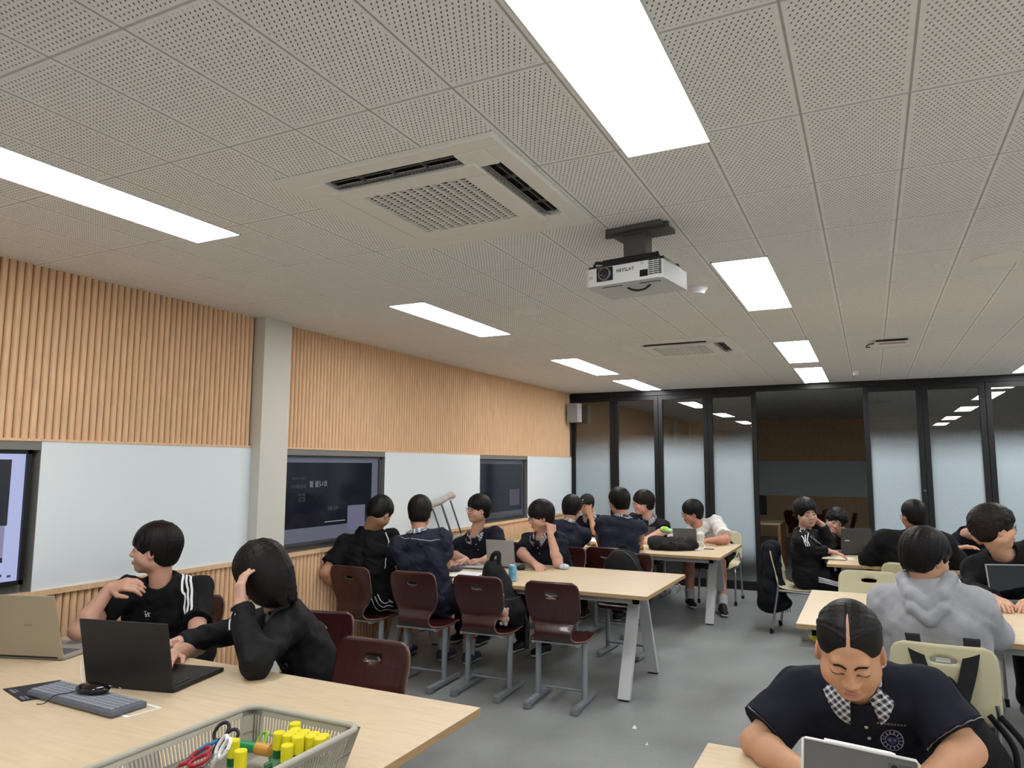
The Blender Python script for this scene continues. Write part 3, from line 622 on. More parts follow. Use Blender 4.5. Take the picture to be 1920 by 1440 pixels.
# ================================================================ people: shapes as smooth distance fields, meshed with surface nets
class Grid:
    def __init__(s, lo, hi, h):
        s.h = h; s.lo = np.floor(np.array(lo, float)/h)*h; s.n = (np.ceil((np.array(hi)-s.lo)/h)).astype(int)+1
        s.a = np.full(s.n, .06, np.float32)
    def sub(s, lo, hi):
        i0 = np.maximum(0, np.floor((np.array(lo)-s.lo)/s.h).astype(int)); i1 = np.minimum(s.n, np.ceil((np.array(hi)-s.lo)/s.h).astype(int)+1)
        if np.any(i1 <= i0): return None, None
        ax = [s.lo[k]+s.h*np.arange(i0[k], i1[k]) for k in range(3)]
        P = np.stack(np.meshgrid(*ax, indexing='ij'), -1).astype(np.float32)
        return tuple(slice(i0[k], i1[k]) for k in range(3)), P
    def comb(s, sl, d, k, op):
        a = s.a[sl]
        if op == 'add':
            h = np.maximum(k-np.abs(a-d), 0)/max(k, 1e-6); s.a[sl] = np.minimum(a, d)-h*h*k*.25
        elif op == 'cut':
            d = -d; h = np.maximum(k-np.abs(a-d), 0)/max(k, 1e-6); s.a[sl] = np.maximum(a, d)+h*h*k*.25
    def cone(s, a, b, r1, r2, k=.02, op='add'):
        a = np.array(a, float); b = np.array(b, float); R = max(r1, r2)+k+.02
        sl, P = s.sub(np.minimum(a, b)-R, np.maximum(a, b)+R)
        if sl is None: return
        ba = b-a; l2 = max(ba@ba, 1e-9); t = np.clip(((P-a)@ba)/l2, 0, 1)
        d = np.linalg.norm(P-(a+t[..., None]*ba), axis=-1)-(r1+(r2-r1)*t); s.comb(sl, d, k, op)
    def chain(s, pts, rs, k=.012, op='add'):
        for i in range(len(pts)-1): s.cone(pts[i], pts[i+1], rs[i], rs[i+1], k, op)
    def ell(s, F, c, r, k=.02, op='add', pad=.0):
        """ellipsoid in the frame F (4x4 local->world)"""
        F = np.array(F); c = np.array(c, float); r = np.array(r, float)+pad; wc = F[:3, :3]@c+F[:3, 3]; R = (np.abs(F[:3, :3])@r)+k+.012
        sl, P = s.sub(wc-R, wc+R)
        if sl is None: return
        sc = np.linalg.norm(F[:3, 0]); Q = (P-wc)@F[:3, :3]/(sc*sc)
        k0 = np.linalg.norm(Q/r, axis=-1); k1 = np.linalg.norm(Q/(r*r), axis=-1); d = k0*(k0-1)/np.maximum(k1, 1e-6)*sc
        s.comb(sl, d, k, op)
    def plane(s, p, n, lo, hi, k=.004):
        """removes what lies on the n side of p inside the box"""
        sl, P = s.sub(lo, hi)
        if sl is None: return
        n = np.array(n, float); n /= np.linalg.norm(n); d = -((P-np.array(p))@n); a = s.a[sl]
        s.a[sl] = np.maximum(a, -d)
    def mesh(s):
        a = s.a; ins = a < 0; nx, ny, nz = a.shape
        c = [ins[i:nx-1+i, j:ny-1+j, k:nz-1+k] for i in (0, 1) for j in (0, 1) for k in (0, 1)]
        cnt = sum(x.astype(np.int8) for x in c); act = (cnt > 0) & (cnt < 8); idx = np.argwhere(act)
        if len(idx) == 0: return np.zeros((0, 3)), np.zeros((0, 4), int)
        vid = np.full(act.shape, -1, np.int64); vid[act] = np.arange(len(idx))
        offs = np.array([(i, j, k) for i in (0, 1) for j in (0, 1) for k in (0, 1)])
        val = np.stack([a[idx[:, 0]+o[0], idx[:, 1]+o[1], idx[:, 2]+o[2]] for o in offs], 1)
        acc = np.zeros((len(idx), 3)); n = np.zeros(len(idx))
        for p in range(8):
            for q in range(p+1, 8):
                if np.abs(offs[p]-offs[q]).sum() != 1: continue
                m = (val[:, p] < 0) != (val[:, q] < 0); t = val[:, p]/np.where(m, val[:, p]-val[:, q], 1)
                pt = offs[p]+(offs[q]-offs[p])*t[:, None]; acc += np.where(m[:, None], pt, 0); n += m
        V = (idx+acc/n[:, None])*s.h+s.lo; Q = []
        for ax in range(3):
            u, w = [(1, 2), (2, 0), (0, 1)][ax]
            sa = [slice(1, -1)]*3; sb = [slice(1, -1)]*3; sa[ax] = slice(0, -1); sb[ax] = slice(1, None)
            A = ins[tuple(sa)]; B = ins[tuple(sb)]
            for sgn, mk in ((0, A & ~B), (1, ~A & B)):
                e = np.argwhere(mk); 
                if len(e) == 0: continue
                e = e+1; e[:, ax] -= 1; du = np.zeros(3, int); dw = np.zeros(3, int); du[u] = 1; dw[w] = 1
                g = lambda p: vid[p[:, 0], p[:, 1], p[:, 2]]
                ok = np.all(e < np.array(vid.shape), 1); e = e[ok]
                q = np.stack([g(e-du-dw), g(e-dw), g(e), g(e-du)], 1)
                if sgn: q = q[:, ::-1]
                Q.append(q[np.all(q >= 0, 1)])
        return V, np.concatenate(Q)
    def build(s, name, mats, parent, origin, post=None):
        V, Q = s.mesh(); me = bpy.data.meshes.new(name); V = V-np.array(origin)
        me.vertices.add(len(V)); me.vertices.foreach_set('co', V.astype(np.float32).ravel())
        me.loops.add(len(Q)*4); me.loops.foreach_set('vertex_index', Q.ravel().astype(np.int32))
        me.polygons.add(len(Q)); me.polygons.foreach_set('loop_start', np.arange(0, len(Q)*4, 4, dtype=np.int32)); me.polygons.foreach_set('loop_total', np.full(len(Q), 4, np.int32))
        me.polygons.foreach_set('use_smooth', np.ones(len(Q), bool))
        for m in mats: me.materials.append(m)
        if post is not None:
            c = V[Q].mean(1)+np.array(origin); me.polygons.foreach_set('material_index', post(c).astype(np.int32))
        me.update(); me.validate(); o = bpy.data.objects.new(name, me); COL.objects.link(o); o.parent = parent; return o

def wrinkle(g, amp, sc, seed, lo=None, hi=None):
    """folds in cloth: bends the field by a few crossing waves"""
    r = np.random.RandomState(seed); ax = [g.lo[k]+g.h*np.arange(g.n[k]) for k in range(3)]
    X, Y, Z = np.meshgrid(*[x.astype(np.float32) for x in ax], indexing='ij', sparse=True); w = 0
    for i in range(5):
        d = r.normal(size=3); d[2] = d[2]*1.4; d *= sc*(.5+r.rand())/np.linalg.norm(d); e = r.normal(size=3)*sc*.35
        w = w+np.sin(X*d[0]+Y*d[1]+Z*d[2]+r.rand()*6+1.6*np.sin(X*e[0]+Y*e[1]+Z*e[2]+r.rand()*6))
    g.a += (amp/2.5)*w.astype(np.float32)

class Decal:
    """strips laid on a mesh so that stripes and prints follow the cloth"""
    def __init__(s, o, org):
        me = o.data; V = [v.co+Vector(org) for v in me.vertices]; s.b = BVHTree.FromPolygons(V, [tuple(p.vertices) for p in me.polygons]); s.org = Vector(org)
    def near(s, p, ray=None):
        if ray is not None:
            d = Vector(ray).normalized(); r = s.b.ray_cast(Vector(p)-d*.35, d, .8)
            if r[0] is not None: return r
        return s.b.find_nearest(p)
    def strip(s, pts, w, mb, mi=0, off=.0025, n=10, widths=None, ray=None):
        P = bez(pts, n); hit = []
        for p in P:
            r = s.near(p, ray)
            hit.append((r[0], r[1]) if r[0] is not None else (p, Vector((0, 0, 1))))
        V = []
        for i, (p, nn) in enumerate(hit):
            t = hit[min(i+1, len(hit)-1)][0]-hit[max(i-1, 0)][0]
            if t.length < 1e-6: t = Vector((0, 0, 1))
            sd = nn.cross(t).normalized(); ww = w if widths is None else widths[min(len(widths)-1, int(i/len(hit)*len(widths)))]
            for e in (-1, 0, 1):
                q = p+sd*ww*.5*e; r = s.near(q, ray)
                if r[0] is not None and (r[0]-q).length < ww: q = r[0]+r[1]*off
                else: q = q+nn*off
                V.append(q-s.org)
        F = []
        for i in range(len(hit)-1):
            for e in (0, 1): F.append((i*3+e, i*3+e+1, i*3+e+4, i*3+e+3))
        mb.add(V, F, mi, True)
    def patch(s, c, u, v, poly, mb, mi=0, off=.003, ray=None):
        """polygon (u,v coordinates) projected on the mesh around c"""
        c = Vector(c); u = Vector(u).normalized(); v = Vector(v).normalized(); V = []
        for a, b in poly:
            q = c+u*a+v*b; r = s.near(q, ray); V.append((r[0]+r[1]*off if r[0] is not None and (ray is not None or (r[0]-q).length < .06) else q)-s.org)
        mb.add(V, [tuple(range(len(V)))], mi)

def V3(*a): return np.array(a, float)
def unit(v): v = np.array(v, float); return v/max(1e-9, np.linalg.norm(v))
def view_az(x, y): return math.degrees(math.atan2(y, x))
def frame_head(c, az, pitch, roll, S):
    a = math.radians(az-90); Mx = Matrix.Rotation(a, 4, 'Z') @ Matrix.Rotation(-math.radians(pitch), 4, 'X') @ Matrix.Rotation(math.radians(roll), 4, 'Y')
    M_ = np.array(Mx); M_[:3, :3] *= S; M_[:3, 3] = c; return M_
def tp(F, p): return F[:3, :3]@np.array(p, float)+F[:3, 3]
SKIN = {}
def skin(c):
    if c not in SKIN: SKIN[c] = mat('skin_%d_%d_%d' % c, c, .52, sss=.12, var=.05, vscale=14, bump=.05, bscale=220, spec=.35)
    return SKIN[c]
HAIR = mat('black_hair', (17, 14, 14), .5, bump=.5, bscale=26, stretch=(5, 5, 1.5), spec=.2)
HAIRB = mat('dark_brown_hair', (27, 21, 19), .5, bump=.5, bscale=26, stretch=(5, 5, 1.5), spec=.2)
EYEW = mat('eye_white', (200, 192, 186), .3); EYED = mat('eye_dark', (22, 16, 14), .2); LENS = mat('spectacle_rim', (70, 66, 64), .3, metal=.4)
PLAID = plaid_mat(); WSTR = mat('white_stripe', (226, 228, 230), .7); GREYC = mat('grey_jacket_panel', (96, 97, 99), .8, bump=.15, bscale=200)
def cloth(name, c, **k): return mat(name, c, k.pop('rough', .85), bump=k.pop('bump', .22), bscale=k.pop('bscale', 180), var=.12, vscale=9, spec=.2, **k)

def add_head(g, F, S, fat=1., nz=1.):
    E_ = lambda c, r, k=.02, op='add': g.ell(F, c, r, k*S, op)
    E_((0, -.014, .032), (.074, .093, .084), .02)
    E_((0, .022, -.035), (.060*fat, .062, .074), .03)
    E_((0, .052, -.092), (.026*fat, .024, .022), .03)
    for s in (-1, 1):
        E_((s*.043*fat, .004, -.062), (.020*fat, .03, .026), .03); E_((s*.036*fat, .050, -.036), (.026, .026, .028), .025)
    g.cone(tp(F, (-.03, .070, .022)), tp(F, (.03, .070, .022)), .013*S, .013*S, .014*S)
    for s in (-1, 1):
        g.ell(F, (s*.031, .097, .001), (.018, .016, .012), .014*S, 'cut'); E_((s*.031, .073, -.001), (.0155, .0145, .0105), .005)
    g.cone(tp(F, (0, .080, .008)), tp(F, (0, .096+.004*nz, -.031)), .0075*S, .0098*S, .020*S)
    for s in (-1, 1): E_((s*.0115, .090, -.034), (.0085, .009, .0075), .010)
    E_((0, .083, -.062), (.023, .012, .0058), .005); E_((0, .082, -.0715), (.019, .012, .0062), .005)
    g.ell(F, (0, .1, -.0668), (.022, .014, .0013), .004*S, 'cut')
    for s in (-1, 1):
        X = np.array(F) @ np.array(Matrix.Translation((s*.073*min(fat, 1.04), -.004, -.012)) @ Matrix.Rotation(s*-.35, 4, 'Z') @ Matrix.Rotation(.2, 4, 'X'))
        g.ell(X, (0, 0, 0), (.0085, .018, .031), .006*S); g.ell(X, (s*.010, .002, .004), (.007, .010, .018), .005*S, 'cut')
def face_bits(o, F, S, org, eyes='open', brow=1):
    """brows, eyes and lash lines are laid on the finished face and become part of the body mesh"""
    d = Decal(o, org); mb = MB(); T = lambda p: Vector(tp(F, p))
    for s in (-1, 1):
        d.strip([T((s*.013, .1, .019)), T((s*.03, .1, .0245)), T((s*.047, .09, .018))], .0065*S, mb, 0, .0012, 6)
        if eyes == 'open':
            n = 10; up = T((0, 0, 1))-T((0, 0, 0)); rt = T((1, 0, 0))-T((0, 0, 0))
            alm = [(.0135*math.cos(a)*S, (.0052*math.sin(a))*S) for a in np.linspace(0, 2*PI, n, endpoint=False)]
            d.patch(T((s*.031, .09, -.001)), rt, up, alm, mb, 1, .0008)
            d.patch(T((s*.031, .09, -.001)), rt, up, [(.0056*math.cos(a)*S, .005*math.sin(a)*S) for a in np.linspace(0, 2*PI, n, endpoint=False)], mb, 2, .0016)
            d.strip([T((s*.016, .09, -.001)), T((s*.031, .09, .0052)), T((s*.046, .085, .0))], .0026*S, mb, 2, .0012, 5)
        else:
            d.strip([T((s*.016, .09, -.002)), T((s*.031, .09, -.0075)), T((s*.047, .085, -.003))], .0034*S, mb, 2, .001, 6)
    me = o.data; k0 = len(me.vertices); bm = bmesh.new(); bm.from_mesh(me); vs = [bm.verts.new(p) for p in mb.v]
    for f, mi in zip(mb.f, mb.m):
        try: nf = bm.faces.new([vs[i] for i in f]); nf.material_index = mi+2; nf.smooth = True
        except ValueError: pass
    bm.to_mesh(me); bm.free()
    for m in (HAIR, EYEW, EYED): me.materials.append(m)

def add_hair(F, S, style, m, parent, org, seed, h, n=None, fringe=.018):
    lo = F[:3, 3]-.2*S; hi = F[:3, 3]+.2*S
    if style == 'long': lo = lo-V3(.03, .03, .12)
    g = Grid(lo, hi, h); r = np.random.RandomState(seed); T = lambda p: tp(F, p)
    vol = {'bowl': 1.05, 'short': .97, 'long': 1.08, 'back': .90, 'curly': 1.08, 'cap': .93}[style]
    # cap of hair
    g.ell(F, (0, -.018, .036), (.088*vol, .107*vol, .094*vol), .01)
    if style in ('bowl', 'curly', 'short'): g.ell(F, (0, -.030, .004), (.083*vol, .086*vol, .074), .02*S); g.ell(F, (0, -.052, -.03), (.066, .058, .06), .03*S)
    if style == 'long': g.ell(F, (0, -.022, -.03), (.104, .104, .132), .04*S)
    if style == 'back': g.ell(F, (0, -.035, .0), (.074, .078, .06), .02*S)
    # the face and ears stay free
    B = lambda c, rr, k=.006: g.ell(F, c, rr, k, 'cut')
    if style == 'back': B((0, .105, -.032), (.076, .085, .112), .004); B((0, .09, -.05), (.070, .075, .10), .004)
    elif style == 'long': B((.0, .125, -.06), (.040, .07, .09))
    else:
        B((0, .115, -.065+(fringe-.018)), (.082, .085, .088)); B((0, .09, -.09), (.085, .075, .08))
    for s in (-1, 1):
        if style != 'long': B((s*.085, .012, -.045), (.032, .034, .052) if style != 'back' else (.03, .035, .06)); 
    if style in ('bowl', 'short', 'curly', 'cap'):
        B((0, -.02, -.135), (.13, .15, .062)); 
        for s in (-1, 1): B((s*.095, -.03, -.085), (.03, .07, .05))
    if style == 'back': B((0, -.02, -.12), (.13, .12, .07))
    # locks running from the crown
    nl = n or {'bowl': 78, 'short': 70, 'long': 64, 'back': 54, 'curly': 90, 'cap': 26}[style]; cr_ = V3(.006*(1 if seed % 2 else -1), -.045, .125*vol+.004)
    for i in range(nl):
        th = 2*PI*(i+r.rand()*.9)/nl; c, s_ = math.cos(th), math.sin(th)   # th=90deg is the forehead
        if style == 'cap' and s_ > -.1: continue
        fr = max(0, s_)
        zend = {'bowl': .012, 'short': .03, 'long': -.11, 'back': .02, 'curly': .015, 'cap': -.02}[style]
        if s_ > .25: zend = fringe+.004+r.rand()*.016 if style != 'long' else -.02+r.rand()*.03
        elif s_ > -.25: zend = {'bowl': -.006, 'short': .008, 'long': -.13, 'back': .01, 'curly': -.016, 'cap': -.01}[style]+r.rand()*.012-(.018 if style in ('bowl',) else 0)
        else: zend = {'bowl': -.075, 'short': -.062, 'long': -.175, 'back': -.02, 'curly': -.05, 'cap': -.05}[style]+r.rand()*.016
        if style == 'back':
            if s_ > -.2:  # combed from the parting towards the back of the head
                t0 = r.rand(); y0 = .062-.11*t0; sd = 1 if i % 2 else -1; pts = []
                for q in np.linspace(0, 1, 8):
                    ph = .10+q*1.75; yy = y0-(y0+.085)*q**1.5; e = math.sqrt(max(.02, 1-((yy+.018)/.0955)**2)); pts.append((sd*.0775*e*math.sin(ph), yy, .036+.0825*e*math.cos(ph)))
            else: continue
            pts = [T(p) for p in pts]; rs = [.0032*S]*len(pts); g.chain(pts, rs, .003*S); continue
        pts = []; K = 13; jr = 1+(r.rand()-.5)*.06; jt = (r.rand()-.5)*.12; fl = (.030 if r.rand() < .35 else 0)
        for k in range(K+1):
            q = k/K; z = cr_[2]+(zend-cr_[2])*(q**1.15); e = max(0, 1-((z-.036)/(.094*vol))**2) if z > .036 else 1
            ex = math.sqrt(max(e, .0)); rx, ry = (.0815*vol*ex+.001)*jr, (.0995*vol*ex+.001)*jr
            if z < .02 and style != 'long' and s_ < .25: sh = max(.6, 1+(z-.02)*2.6); rx *= sh; ry *= sh
            if k > K-5 and style in ('bowl', 'short', 'curly') and q > .3: rx *= 1+fl*(k-K+5)/2; ry *= 1+fl*(k-K+5)/2
            if style == 'long' and z < -.04: sh = 1+(z+.04)*3.0; rx *= sh; ry *= sh
            th2 = th+jt*q+.5*(q-.3)*(.35 if seed % 2 else -.35)*(1 if style != 'long' else .2)
            w_ = (r.rand()-.5)*.006 if style == 'curly' else 0
            pts.append(T((rx*math.cos(th2)*(1+w_*6), -.018+ry*math.sin(th2)+w_*2, z+w_)))
        r0 = {'curly': .0125, 'long': .008}.get(style, .0082)*S; tip = .0035*S
        g.chain(pts, [r0*(.8+.2*math.sin(PI*k/K)) if k < K-1 else (r0*.7 if k < K else tip) for k in range(K+1)], .005*S)
    if style == 'back': g.chain([T((.003, .074, .064)), T((.002, .06, .084)), T((.002, .03, .1075)), T((.001, -.01, .119))], [.0042*S, .0044*S, .0042*S, .002*S], .001, 'cut')
    if style == 'curly':
        for i in range(70):
            a = r.rand()*2*PI; z = .02+r.rand()*.1; ex = math.sqrt(max(0, 1-((z-.036)/.1)**2)); y = -.018+.108*ex*math.sin(a)
            if z < .05 and y > .05: continue
            g.ell(F, (.09*ex*math.cos(a), y, z), (.014, .014, .012), .006)
    return g.build('hair', [m], parent, org)
def bez_np(P, n): return [np.array(p) for p in bez(P, n)]

def add_hand(g, w, d, nrm, S, curl=.35, side=1, spread=.12, thumb=.6):
    """w wrist, d direction of the palm, nrm palm normal (the side the fingers close to), side: +1 puts the thumb on d x nrm"""
    d = unit(d); nrm = unit(nrm-d*(np.dot(nrm, d))); sd = np.cross(d, nrm)*side; L = S
    pc = [w+d*.012*L, w+d*.075*L]
    for k, (u, rr) in enumerate(((-.026, .0125), (-.009, .0135), (.009, .0138), (.025, .0135))):
        g.cone(pc[0]+sd*u*.62*L, pc[1]+sd*u*L, .0145*L, rr*.92*L, .012*L)
    for k, (u, ln) in enumerate(((-.028, .78), (-.0095, .95), (.0095, 1.), (.0275, .92))):
        p = w+d*.083*L+sd*u*L; dd = unit(d+sd*u*spread*30*.3); c = curl*(1.1 if k == 0 else 1)*(.92+.05*k); q = 0; pts = [p-d*.012*L]; 
        cur = dd
        for sg, (l, a) in enumerate(((.042, c*.9), (.026, c*1.1), (.02, c*.8))):
            ang = a; cur = unit(cur*math.cos(ang)+np.cross(np.cross(cur, nrm), cur)*math.sin(ang)); pts.append(pts[-1]+cur*l*ln*L*(1.25 if sg == 0 else 1))
        g.chain(pts, [.0092*L, .0088*L, .0080*L, .0068*L], .003*L)
    b = w+d*.022*L+sd*.022*L; t1 = unit(d*.62+sd*.75+nrm*.35*thumb); t2 = unit(d*.9+sd*.25+nrm*.6*thumb)
    g.chain([b, b+t1*.036*L, b+t1*.036*L+t2*.028*L, b+t1*.036*L+t2*.05*L], [.0135*L, .0105*L, .0092*L, .0072*L], .005*L)

def person(sp):
    S = sp.get('S', 1.1); hc = V3(*sp['head']); hip = V3(*sp['hip']) if len(sp['hip']) == 3 else V3(*sp['hip'], .56)
    org = (hip[0], hip[1], 0); root = thing('person', sp['label'], 'person', org, 0, None)
    haz, hp, hr = sp['hd']; az = sp['az']; F = frame_head(hc, haz, hp, hr, S)
    fw = V3(math.cos(math.radians(az)), math.sin(math.radians(az)), 0); rt = np.cross(fw, V3(0, 0, 1))
    nb = V3(*sp['neck']) if 'neck' in sp else tp(F, (0, -.045, -.13))-fw*.02*S-V3(0, 0, .035*S)     # neck base
    up = unit(nb-hip); fc = unit(fw-up*np.dot(fw, up)); rt = np.cross(fc, up)
    rt = unit(rt+up*sp.get('tilt', 0)); fat = sp.get('fat', 1.)
    sw = sp.get('sw', .170)*S
    h = sp.get('h', .006)
    shd = {}; arms = sp['arms']
    for s, k in ((-1, 'L'), (1, 'R')):
        dz = arms[k].get('lift', 0); shd[k] = nb+rt*s*sw-up*(.060-dz)*S+fc*.0*S
    # ---- body
    pts = [hc-.22*S, hc+.22*S, nb]
    for k in 'LR': a = arms[k]; pts += [np.array(a['e'])-.09, np.array(a['e'])+.09, np.array(a['w'])-.2*S, np.array(a['w'])+.2*S, shd[k]-.1, shd[k]+.1]
    bare = sp.get('bare_legs'); tp_ = sp.get('legs')
    lo = np.min(pts, 0); hi = np.max(pts, 0); lo[2] = min(lo[2], nb[2]-.3)
    g = Grid(lo, hi, h); add_head(g, F, S, sp.get('ff', 1.), sp.get('nz', 1.))
    g.cone(tp(F, (0, -.03, -.05)), nb-up*.01+fc*.005, .052*S*sp.get('nf', 1), .056*S*sp.get('nf', 1), .03*S)
    for s, k in ((-1, 'L'), (1, 'R')):
        a = arms[k]; e, w = V3(*a['e']), V3(*a['w']); g.cone(nb+rt*s*.02*S-up*.03*S, shd[k]-up*.01, .034*S, .042*S, .02*S)
        g.cone(shd[k], e, .048*S*fat, .038*S*fat, .02*S)
        mid = e+(w-e)*.3; g.chain([e, mid, w], [.037*S*fat, .041*S*fat, .0265*S], .02*S)
        hd = unit(a.get('hdir', w-e)); add_hand(g, w+hd*.004, hd, V3(*a.get('n', (0, 0, -1))), S, a.get('curl', .35), a.get('ts', 1), thumb=a.get('th', .6))
    for s in (-1, 1): g.cone(nb-up*.12*S+rt*s*.06*S-fc*.005, nb-up*.3*S+rt*s*.05*S, .062*S, .066*S, .03*S)
    sk = skin(tuple(sp.get('skin', (190, 148, 124)))); lip = mat('lips', (166, 112, 100), .5, spec=.4)
    Fi = np.linalg.inv(F)
    def post(c):
        q = c@Fi[:3, :3].T+Fi[:3, 3]; m = np.zeros(len(c), int)
        m[((q[:, 0]/.022)**2+((q[:, 2]+.067)/.0105)**2 < 1) & (q[:, 1] > .07)] = 1; return m
    body = g.build('body', [sk, lip], root, org, post); face_bits(body, F, S, org, sp.get('eyes', 'open'))
    # ---- legs, shoes
    if tp_:
        gl = None
        kn, an = [V3(*q) for q in tp_['k']], [V3(*q) for q in tp_['a']]
        for s, K, A in ((-1, kn[0], an[0]), (1, kn[1], an[1])): pass
        P = np.array([hip-.2, hip+.2]+[q-.12 for q in kn+an]+[q+.12 for q in kn+an]); gl = Grid(P.min(0), P.max(0), .009)
        hj = [hip-rt*.085*S, hip+rt*.085*S]; short = tp_.get('short')
        gl.cone(hj[0]+V3(0, 0, .02), hj[1]+V3(0, 0, .02), .115*S*fat, .115*S*fat, .04)
        for q in (0, 1):
            gl.cone(hj[q], kn[q], .105*S*fat, .075*S, .05)
            if not short: gl.cone(kn[q], an[q]+V3(0, 0, .03), .07*S, .058*S, .03)
        wrinkle(gl, .004, 45, sp['seed']+5)
        if short:
            for q in (0, 1): dd = kn[q]-hj[q]; gl.plane(kn[q]-unit(dd)*.03, dd, kn[q]-.14, kn[q]+.14)
        tr = gl.build('trousers' if not short else 'shorts', [tp_.get('m') or cloth('black_trousers', (17, 17, 20))], root, org)
        for q in (0, 1):
            fd = unit(V3(*tp_['toe'][q], 0)) if 'toe' in tp_ else fw
            if short:
                gb = Grid(np.minimum(kn[q], an[q])-.12, np.maximum(kn[q], an[q])+.12, .008); cm = kn[q]+(an[q]-kn[q])*.3-fd*.012
                gb.cone(kn[q]-unit(kn[q]-hj[q])*.06, kn[q], .056*S, .055*S); gb.chain([kn[q], cm, an[q]], [.052*S, .056*S, .034*S], .02)
                ob = gb.build('lower_leg', [sk], root, org)
                if tp_.get('sock'):
                    gs = Grid(an[q]-.1, an[q]+.2, .007); up_ = unit(kn[q]-an[q]); gs.cone(an[q]-V3(0, 0, .02), an[q]+up_*.12, .043*S, .052*S, .01); gs.plane(an[q]+up_*.11, up_, an[q]-.1, an[q]+.3)
                    gs.build('sock', [mat('grey_white_sock', (176, 176, 172), .9)], root, org)
            gs = Grid(an[q]+np.minimum(fd*.25, -fd*.08)-.08, an[q]+np.maximum(fd*.25, -fd*.08)+.08, .007); a0 = an[q]*V3(1, 1, 0)
            gs.cone(a0-fd*.025+V3(0, 0, .05), a0+fd*.15+V3(0, 0, .036), .041*S, .036*S, .03); gs.cone(a0-fd*.02+V3(0, 0, .06), a0+V3(0, 0, .095), .036*S, .04*S, .03)
            gs.a[:, :, :] = np.maximum(gs.a, -(gs.lo[2]+gs.h*np.arange(gs.n[2])-.004)[None, None, :])
            zc = tp_.get('sole', .03)
            gs.build('shoe', [tp_.get('shoe') or mat('black_shoe', (24, 24, 28), .6), mat('white_sole', (214, 214, 208), .6)], root, org, lambda c: (c[:, 2] < zc).astype(int))
    # ---- top garment
    G = sp['top']; kind = G['kind']; ch = G.get('h', .0075); pts = [hip-V3(.24, .24, .1)*S, hip+V3(.24, .24, .1)*S, nb-.2*S, nb+.2*S]
    for k in 'LR': a = arms[k]; pts += [shd[k]-.13, shd[k]+.13, np.array(a['e'])-.12, np.array(a['e'])+.12] + ([np.array(a['w'])-.1, np.array(a['w'])+.1] if kind in ('long', 'hoodie') else [])
    g = Grid(np.min(pts, 0), np.max(pts, 0), ch); tk = G.get('t', .012)+.0
    wz = sp.get('waist', .0); cb = nb-up*.17*S; wb = hip+(nb-hip)*.38; pb = hip+up*.0; bend = fc*sp.get('hunch', .0)
    for s in (-1, 1):
        g.cone(cb+rt*s*.078*S*fat-fc*.005-bend, wb+rt*s*.068*S*fat-bend*.5, (.098*fat)*S+tk, (.092*fat)*S+tk, .05*S)
        g.cone(wb+rt*s*.068*S*fat-bend*.5, pb+rt*s*.075*S*fat, (.092*fat)*S+tk, (.108*fat)*S+tk, .05*S)
    for s, k in ((-1, 'L'), (1, 'R')):
        a = arms[k]; e, w = V3(*a['e']), V3(*a['w'])
        g.cone(nb+rt*s*.045*S-up*.035*S-fc*.008, shd[k], .05*S+tk*.8, .052*S*fat+tk, .05*S)
        g.cone(cb+rt*s*.09*S, shd[k], .085*S, .05*S*fat+tk, .05*S)
        if kind in ('long', 'hoodie'):
            g.cone(shd[k], e, .054*S*fat+tk, .046*S*fat+tk, .03*S); we = w-unit(w-e)*.0; g.cone(e, we, .046*S*fat+tk, .032*S+tk, .03*S)
        else:
            L_ = G.get('sl', .62); m_ = shd[k]+(e-shd[k])*(L_+.1); g.cone(shd[k], m_, .054*S*fat+tk, .060*S*fat+tk*G.get('loose', 1.), .03*S)
    g.ell(np.column_stack([np.append(rt*S, 0), np.append(fc*S, 0), np.append(up*S, 0), np.append(nb-up*.05*S-fc*.006*S, 1)]), (0, 0, 0), (.125*fat**.5, .083*fat**.5, .062), .05*S, pad=tk*.6)
    g.cone(nb-up*.01*S, cb, .062*S+tk*.5, .09*S+tk, .05*S)
    if kind == 'hoodie':
        for (o1, dz_, rr_) in ((.0, .0, 1.), (.035, -.055, .8)): g.chain([nb-fc*(.02+o1*.6)-rt*.098*S+up*(.035+dz_)*S, nb-fc*(.088+o1)*S-rt*.062*S-up*(.02-dz_)*S, nb-fc*(.108+o1)*S-up*(.065-dz_)*S, nb-fc*(.088+o1)*S+rt*.062*S-up*(.02-dz_)*S, nb-fc*(.02+o1*.6)+rt*.098*S+up*(.035+dz_)*S], [.030*S*rr_, .034*S*rr_, .036*S*rr_, .034*S*rr_, .030*S*rr_], .010)
        g.chain([nb+rt*-.085*S+up*.03*S, nb+fc*.06*S-rt*.05*S-up*.01*S, nb+fc*.06*S+rt*.05*S-up*.01*S, nb+rt*.085*S+up*.03*S], [.03*S]*4, .014)
    wrinkle(g, G.get('wr', .006), G.get('ws', 34), sp['seed'])
    wrinkle(g, G.get('wr', .006)*.45, 75, sp['seed']+3)
    if kind in ('tee', 'polo'):
        for s, k in ((-1, 'L'), (1, 'R')):
            a = arms[k]; e = V3(*a['e']); d = unit(e-shd[k]); c0 = shd[k]+(e-shd[k])*G.get('sl', .62)
            mask_lo, mask_hi = np.minimum(c0, e)-.10, np.maximum(c0, e)+.10
            # trim only near the arm: cut a capsule beyond the hem
            hem = c0+d*.002; sl, P = g.sub(mask_lo, mask_hi)
            if sl is not None:
                t = (P-hem)@d; rad = np.linalg.norm((P-hem)-t[..., None]*d, axis=-1); m = (t > 0) & (rad < .10*S)
                A_ = g.a[sl]; g.a[sl] = np.where(m, np.maximum(A_, t), A_)
    else:
